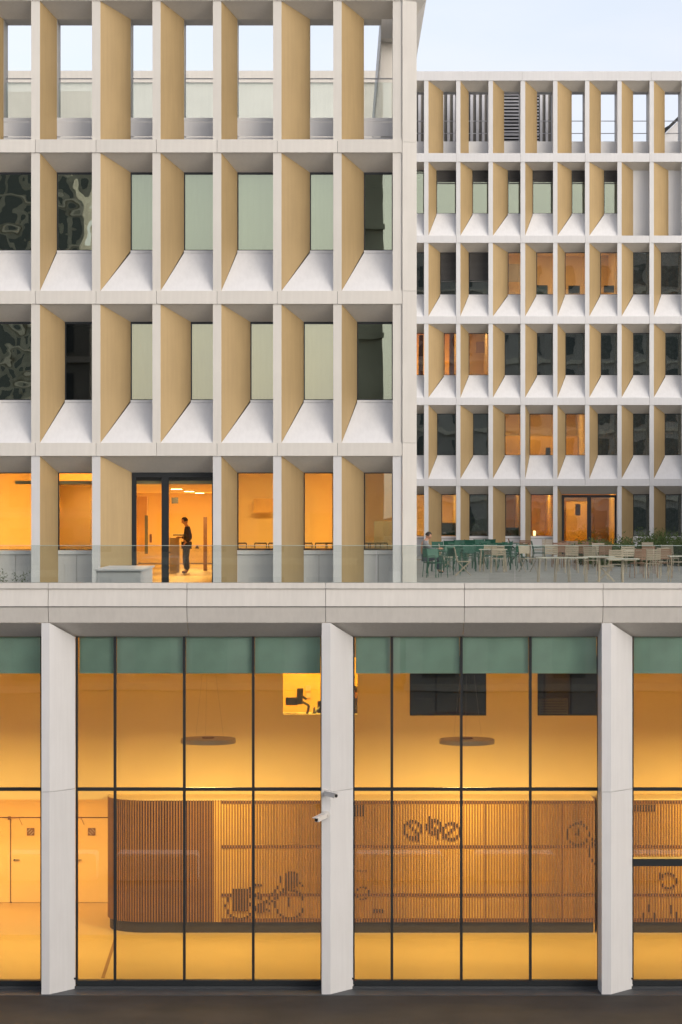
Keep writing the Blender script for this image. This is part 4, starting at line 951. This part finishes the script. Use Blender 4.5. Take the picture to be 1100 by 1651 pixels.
# ------------------------------------------------------------------ things inside the far rooms
for nm, lb, ct, px, py, D_, w__, h__, t__, m_ in (
 ('storage_cabinet', 'green cabinet low in a third floor window of the far block', 'cabinet', 873, 468, YF + 2.2, .55, .45, .4, GREENM),
 ('desk_screen', 'dark screen low in the third floor window beside the green cabinet', 'screen', 926, 467, YF + 2.0, .5, .35, .05, DKPL),
 ('desk_screen', 'dark screen in the far block window under the last half drawn blind', 'screen', 982, 466, YF + 2.0, .45, .3, .05, DKPL),
 ('paper_chart', 'pale chart hanging on the pinkish third floor room wall', 'chart', 830, 440, YF + 4.2, .6, .8, .02, CREAM),
 ('coat_cupboard', 'tall brown cupboard in the bright orange second floor room', 'cupboard', 729, 571, YF + 2.5, .22, 2.2, .4, DKWOOD),
 ('tall_shelf', 'narrow dark shelf at the left end of the orange second floor room', 'shelf', 679, 575, YF + 2.5, .2, 1.9, .4, DKWOOD),
 ('paper_chart', 'dark framed picture in the pinkish second floor room', 'picture', 775, 560, YF + 4.2, .4, .5, .02, BROWN),
 ('desk_screen', 'small dark screen low in the wide first floor window', 'screen', 884, 729, YF + 2.0, .22, .4, .05, DKPL),
 ('low_box', 'long golden box standing in for the lit lower wall of the first floor room', 'cabinet', 870, 745, YF + 4.0, 3.4, 2.3, .35, PLY),  # orange lit part of the back wall, put into a golden box
 ('low_box', 'dark cabinet low in the first ground floor window of the far block', 'cabinet', 725, 853, YF + 1.8, 1.4, .55, .4, DKPL),
 ('low_box', 'dark counter low in the ground floor window left of the far glazed door', 'cabinet', 818, 858, YF + 1.8, 1.0, .4, .4, DKPL),
 ('table_lamp', 'small glowing lamp on the sill left of the far glazed door', 'lamp', 862, 860, YF + 1.2, .1, .22, .1, LAMPEM),
 ('wall_locker', 'tall pale locker behind the left leaf of the far glazed door', 'locker', 922, 845, YF + 4.0, .5, 2.0, .3, PLY),
 ('wall_locker', 'tall pale locker behind the middle of the far glazed door', 'locker', 940, 845, YF + 4.0, .5, 2.0, .3, PLY),
 ('wall_board', 'dark board hanging high behind the left leaf of the far glazed door', 'board', 932, 822, YF + 2.6, .22, .5, .05, DKWOOD),
 ('door_frame', 'brown inner doorway behind the right leaf of the far glazed door', 'doorway', 972, 842, YF + 4.2, .8, 2.1, .05, BROWN),
 ('wall_cabinet', 'pale wall cabinet in the room left of the corner pier', 'cabinet', 575 + 45, 880, YN + 3.6, .5, 1.2, .3, CREAM),
 ('picture_panel', 'pale framed panel on the orange wall right of the glazed door', 'picture', 425, 815, YN + 5.4, .5, .35, .02, PLY)):
    hang(nm, lb, ct, px, py, D_, w__, h__, t__, m_)
for i, (px, D_, w__, h__, lb) in enumerate(((940, 96, .5, .7, 'low shrub starting the planting beside the glazed door'), (972, 92, .5, .75, 'low shrub in front of the right door leaf'), (1000, 93, .6, .8, 'full green shrub left of the middle planting'), (1028, 94, .6, .8, 'full green shrub in front of the bare twig shrub'),
                                   (1056, 95, .6, .8, 'dark low shrub in front of the grass tuft'), (1078, 95, .6, .85, 'dark low shrub in front of the leafy one'), (1100, 94, .6, .8, 'dark low shrub at the very right edge'))):
    shrub('shrub', lb, px, D_, w__ + .1, h__ + .1, 1900, 80 + i)

# ------------------------------------------------------------------ things in the upper office windows
def thing(name, parts, label, cat, loc):
    e = empty(name, loc, label, cat)
    for nm, bm, m in parts:
        for b_ in (bm if isinstance(bm, list) else [bm]): obj(nm, b_, m, e)
    return e
D = YW + .8
p0, p1 = P(456, 1152, D), P(572, 1152, D)
bm = NB(); box(bm, p0.x - .3, p1.x + .3, D - .35, D + .45, oz0 - .06, oz0 - .02); b2 = []
for xx in (p0.x - .2, p1.x + .2): b2.append(NB()); box(b2[-1], xx, xx + .05, D - .3, D + .4, zw0 + .14, oz0 - .06)
thing('desk', [('desktop', bm, CREAM), ('leg', b2, BLACK)], 'pale desk along the lit upper office window', 'desk', (p0.x, D, oz0 - .7))
q = P(483, 1122, D); bm = NB(); slab(bm, [(q.x - .05, D, q.z - .2), (q.x + .07, D + .1, q.z - .2), (q.x + .09, D + .1, q.z + .17), (q.x - .03, D, q.z + .17)], .04)
b2 = NB(); box(b2, q.x - .32, q.x - .05, D + .05, D + .3, q.z - .22, q.z - .05); b3 = NB(); bar(b3, (q.x, D, q.z - .1), (q.x + .22, D - .05, q.z - .22), .03); bar(b3, (q.x + .22, D - .05, q.z - .22), (q.x + .18, D - .05, oz0 - .02), .03); bar(b3, (q.x + .05, D, q.z), (q.x + .16, D, q.z - .08), .03)
thing('monitor', [('screen', bm, DKPL), ('keyboard_box', b2, DKPL), ('arm', b3, DKPL)], 'black monitor on an arm seen from behind in the lit upper office', 'monitor', q)
q = P(514, 1142, D); bm = NB(); box(bm, q.x - .03, q.x + .12, D + .2, D + .28, q.z - .15, q.z + .15); b2 = NB(); bar(b2, (q.x - .12, D, oz0 - .02), (q.x + .02, D + .2, q.z), .035); bar(b2, (q.x - .11, D, q.z - .1), (q.x - .1, D, q.z + .02), .02)
thing('office_chair', [('backrest', bm, DKPL), ('arm', b2, DKPL)], 'black office chair close to the middle column in the lit upper office', 'chair', q)
q = P(497, 1110, YW + 2.95); bm = NB(); box(bm, q.x - .06, q.x + .06, q.y, q.y + .03, q.z - .07, q.z + .07); b2 = NB(); box(b2, q.x - .05, q.x + .05, q.y, q.y + .03, q.z - .22, q.z - .1)
thing('wall_switch', [('plate', bm, PLAST), ('socket', b2, PLAST)], 'two pale wall plates on the yellow office wall', 'switch', q)
q = P(893, 1141, YW + .5); bm = NB(); box(bm, q.x - .33, q.x + .33, q.y, q.y + .3, q.z - .2, q.z + .2); b2 = NB()
for k in range(6): box(b2, q.x - .29, q.x + .29, q.y - .012, q.y - .002, q.z - .17 + k * .06, q.z - .14 + k * .06)
thing('air_unit', [('body', bm, BEIGE), ('grille', b2, GREYIN)], 'beige louvred unit on the ledge of the right dark upper window', 'appliance', q)
q = P(685, 1136, YW + .9); bm = NB(); box(bm, q.x - .2, q.x + .2, q.y, q.y + .04, q.z - .14, q.z + .14); b2 = NB(); box(b2, q.x - .04, q.x + .04, q.y + .01, q.y + .03, oz0 - .1, q.z - .14)
thing('monitor', [('screen', bm, DKPL), ('stand', b2, DKPL)], 'dim monitor in the unlit wide upper window', 'monitor', q)
# desks in the ground floor rooms of the near block
for i, (px, w_, lb) in enumerate(((412, 1.2, 'long table with chairs seen low in the window right of the glazed door'), (512, .9, 'table with tubular chairs low in the second window right of the glazed door'), (600, .6, 'low cabinet behind the last window before the corner pier'))):
    D = YN + DN + 1.6; x = X(px, D); z = Z(884, D); bm = NB(); box(bm, x - w_ / 2, x + w_ / 2, D - .35, D + .35, z - .04, z); b2 = []
    for s in (-1, 1): b2.append(NB()); box(b2[-1], x + s * w_ * .45 - .02, x + s * w_ * .45 + .02, D - .3, D + .3, 7.65, z - .04)
    b3 = []
    for s in (-.3, .1, .38): b3.append(NB()); bar(b3[-1], (x + s * w_ - .14, D + .1, z - .2), (x + s * w_ - .14, D + .1, z + .12), .012); bar(b3[-1], (x + s * w_ - .14, D + .1, z + .12), (x + s * w_ + .14, D + .1, z + .12), .018); bar(b3[-1], (x + s * w_ + .14, D + .1, z + .12), (x + s * w_ + .14, D + .1, z - .2), .012)
    thing('work_table', [('tabletop', bm, BROWN), ('leg', b2, BROWN), ('top_rail', b3, DKPL)], lb, 'table', (x, D, 7.65))
# corridor furnishings
hang('wall_cabinet', 'pale tall cabinet seen through the left door leaf', 'cabinet', 229, 845, 90, .35, 1.9, .3, PLY)
hang('hanging_coat', 'dark narrow item hanging on the wall seen through the left door leaf', 'coat', 236, 862, 88, .1, 1.3, .08, STALK)
hang('fire_extinguisher', 'small dark red cylinder shape on the wall through the left door leaf', 'extinguisher', 243, 868, 88, .07, .28, .07, DKWOOD)
hang('wall_screen', 'small dark square sign high on the corridor wall above the standing man', 'sign', 282, 807, 87, .22, .2, .03, DKPL)
hang('reception_counter', 'pale narrow counter in front of the standing man', 'counter', 281, 895, 83.5, .3, 1.1, .4, BEIGE)
hang('coat_stand', 'dark upright rack at the right edge of the glazed door', 'rack', 331, 880, 86, .12, 1.9, .1, BROWN)
bm = NB(); p = P(318, 882, 61.2); v = [(p.x - .055, p.y, p.z - .035), (p.x + .055, p.y, p.z - .035), (p.x, p.y, p.z + .06)]
a = [bm.verts.new(q) for q in v]; b = [bm.verts.new((q[0], q[1] + .004, q[2])) for q in v]; bm.faces.new(a); bm.faces.new(b[::-1])
for i in range(3): bm.faces.new((a[i], b[i], b[(i + 1) % 3], a[(i + 1) % 3]))
tag(obj('warning_triangle', bm, BROWN, None, p), 'small dark triangle sticker on the right door leaf', 'sticker')

# ------------------------------------------------------------------ security cameras on the middle column
def cctv(px, py, ex, ey, label):
    a = P(px, py, YG - .02); b = P(ex, ey, YG - .42); e = empty('security_camera', (a.x, YG, a.z), label, 'security camera', 'security cameras on the middle column')
    bm = NB(); bar(bm, (a.x, YG, a.z), (a.x, YG - .05, a.z), .075, 20); bar(bm, (a.x, YG - .05, a.z), (a.x, YG - .12, a.z - .02), .03, 10, .045); obj('mount', bm, PLAST, e)
    d = (b - Vector((a.x, YG - .12, a.z))).normalized(); s_ = Vector((a.x, YG - .12, a.z)) + d * .03
    x = d.cross(Vector((0, 0, 1))).normalized(); y = x.cross(d)
    bm = NB(); q = [s_ + x * i + y * j for i, j in ((-.045, -.045), (.045, -.045), (.045, .045), (-.045, .045))]; L = d * .30; hexa(bm, q + [v + L for v in q])
    q = [s_ + x * i + y * j + d * .0 for i, j in ((-.055, .046), (.055, .046), (.055, .058), (-.055, .058))]; L = d * .36; hexa(bm, q + [v + L for v in q]); obj('housing', bm, PLAST, e)
    bm = NB(); bar(bm, s_ + d * .30, s_ + d * .315, .034, 14); obj('lens', bm, DKPL, e)
cctv(524, 1278, 546, 1284, 'white security camera on the middle column pointing right'); cctv(526, 1313, 508, 1323, 'white security camera on the middle column pointing left')

# ------------------------------------------------------------------ across the street (seen in the reflections)
def opposite(name, label, x0, x1, y1, h, m, band, cx, cz, dx=3.0, dz=3.3, rw=.62):
    e = empty('opposite_building', ((x0 + x1) / 2, y1, 0), label, 'building')
    bm = NB(); box(bm, x0, x1, y1 - 14, y1, 0, h); obj('wall', bm, m, e)
    pane = NB(); box(pane, -dx * rw / 2, dx * rw / 2, -.03, .04, -dz * .3, dz * .3); o0 = None
    z = dz * .55
    while z < h - 1:
        bm = NB(); box(bm, x0 - .1, x1 + .1, y1, y1 + .35, z - dz * .5, z - dz * .5 + .35); obj('floor_band', bm, band, e)
        x = x0 + dx / 2
        while x < x1 - dx / 3:
            if o0 is None: o0 = obj('window', pane, OPPW, e, (0, 0, 0)); o0.location = Vector((x, y1 + .02, z)) - W[e.name]
            else: share('window', o0.data, (x, y1 + .02, z), e)
            x += dx
        z += dz
    return e
opposite('a', 'dark tower with pale bands across the street, mirrored in the left windows', -46, -14.6, -30, 34, OPPD, OPPL, 0, 0, 2.2, 3.0, .7)
opposite('b', 'low brown house row across the street, mirrored in the hall glass', -14.4, 1.2, -32, 12.6, OPPB, OPPL, 0, 0)
opposite('d', 'slim dark tower across the street, mirrored beside the corner pier', .9, 2.45, -30, 36, OPPD, OPPD, 0, 0, 3.0, 6.4, .3)
opposite('c', 'tall brown block across the street, mirrored in the far windows', 3.4, 62, -31, 35, OPPB, OPPL, 0, 0, 3.4, 3.4, .5)
ew = opposite('e', 'added unseen white wing right of the terrace, shading the lower far block', -17.5, 17.5, 0, 15.5, WHITE2, WHITE, 0, 0)  # added out of view to keep sun off the far block's lower rows
ew.name = 'shade_wing'; ew.location = (19.5, 94, 0); ew.rotation_euler = (0, 0, R(90))
for i, (a, b) in enumerate(((15, 157), (190, 320), (575, 712), (765, 893), (1022, 1130))):
    Dv = 67.5; x0, x1 = X(a, Dv), X(b, Dv); y = YP - (Dv - YP)
    bm = NB(); box(bm, x0, x1, y - .45, y + .45, 0.0, .78); bmesh.ops.bevel(bm, geom=bm.edges[:], offset=.04, segments=2, affect='EDGES')
    tag(obj('concrete_block', bm, BLOCKM, None, ((x0 + x1) / 2, y, 0)), ['first', 'second', 'third', 'fourth', 'fifth'][i] + ' white concrete street block from the left, mirrored in the hall glass', 'block', 'white concrete blocks in the street')
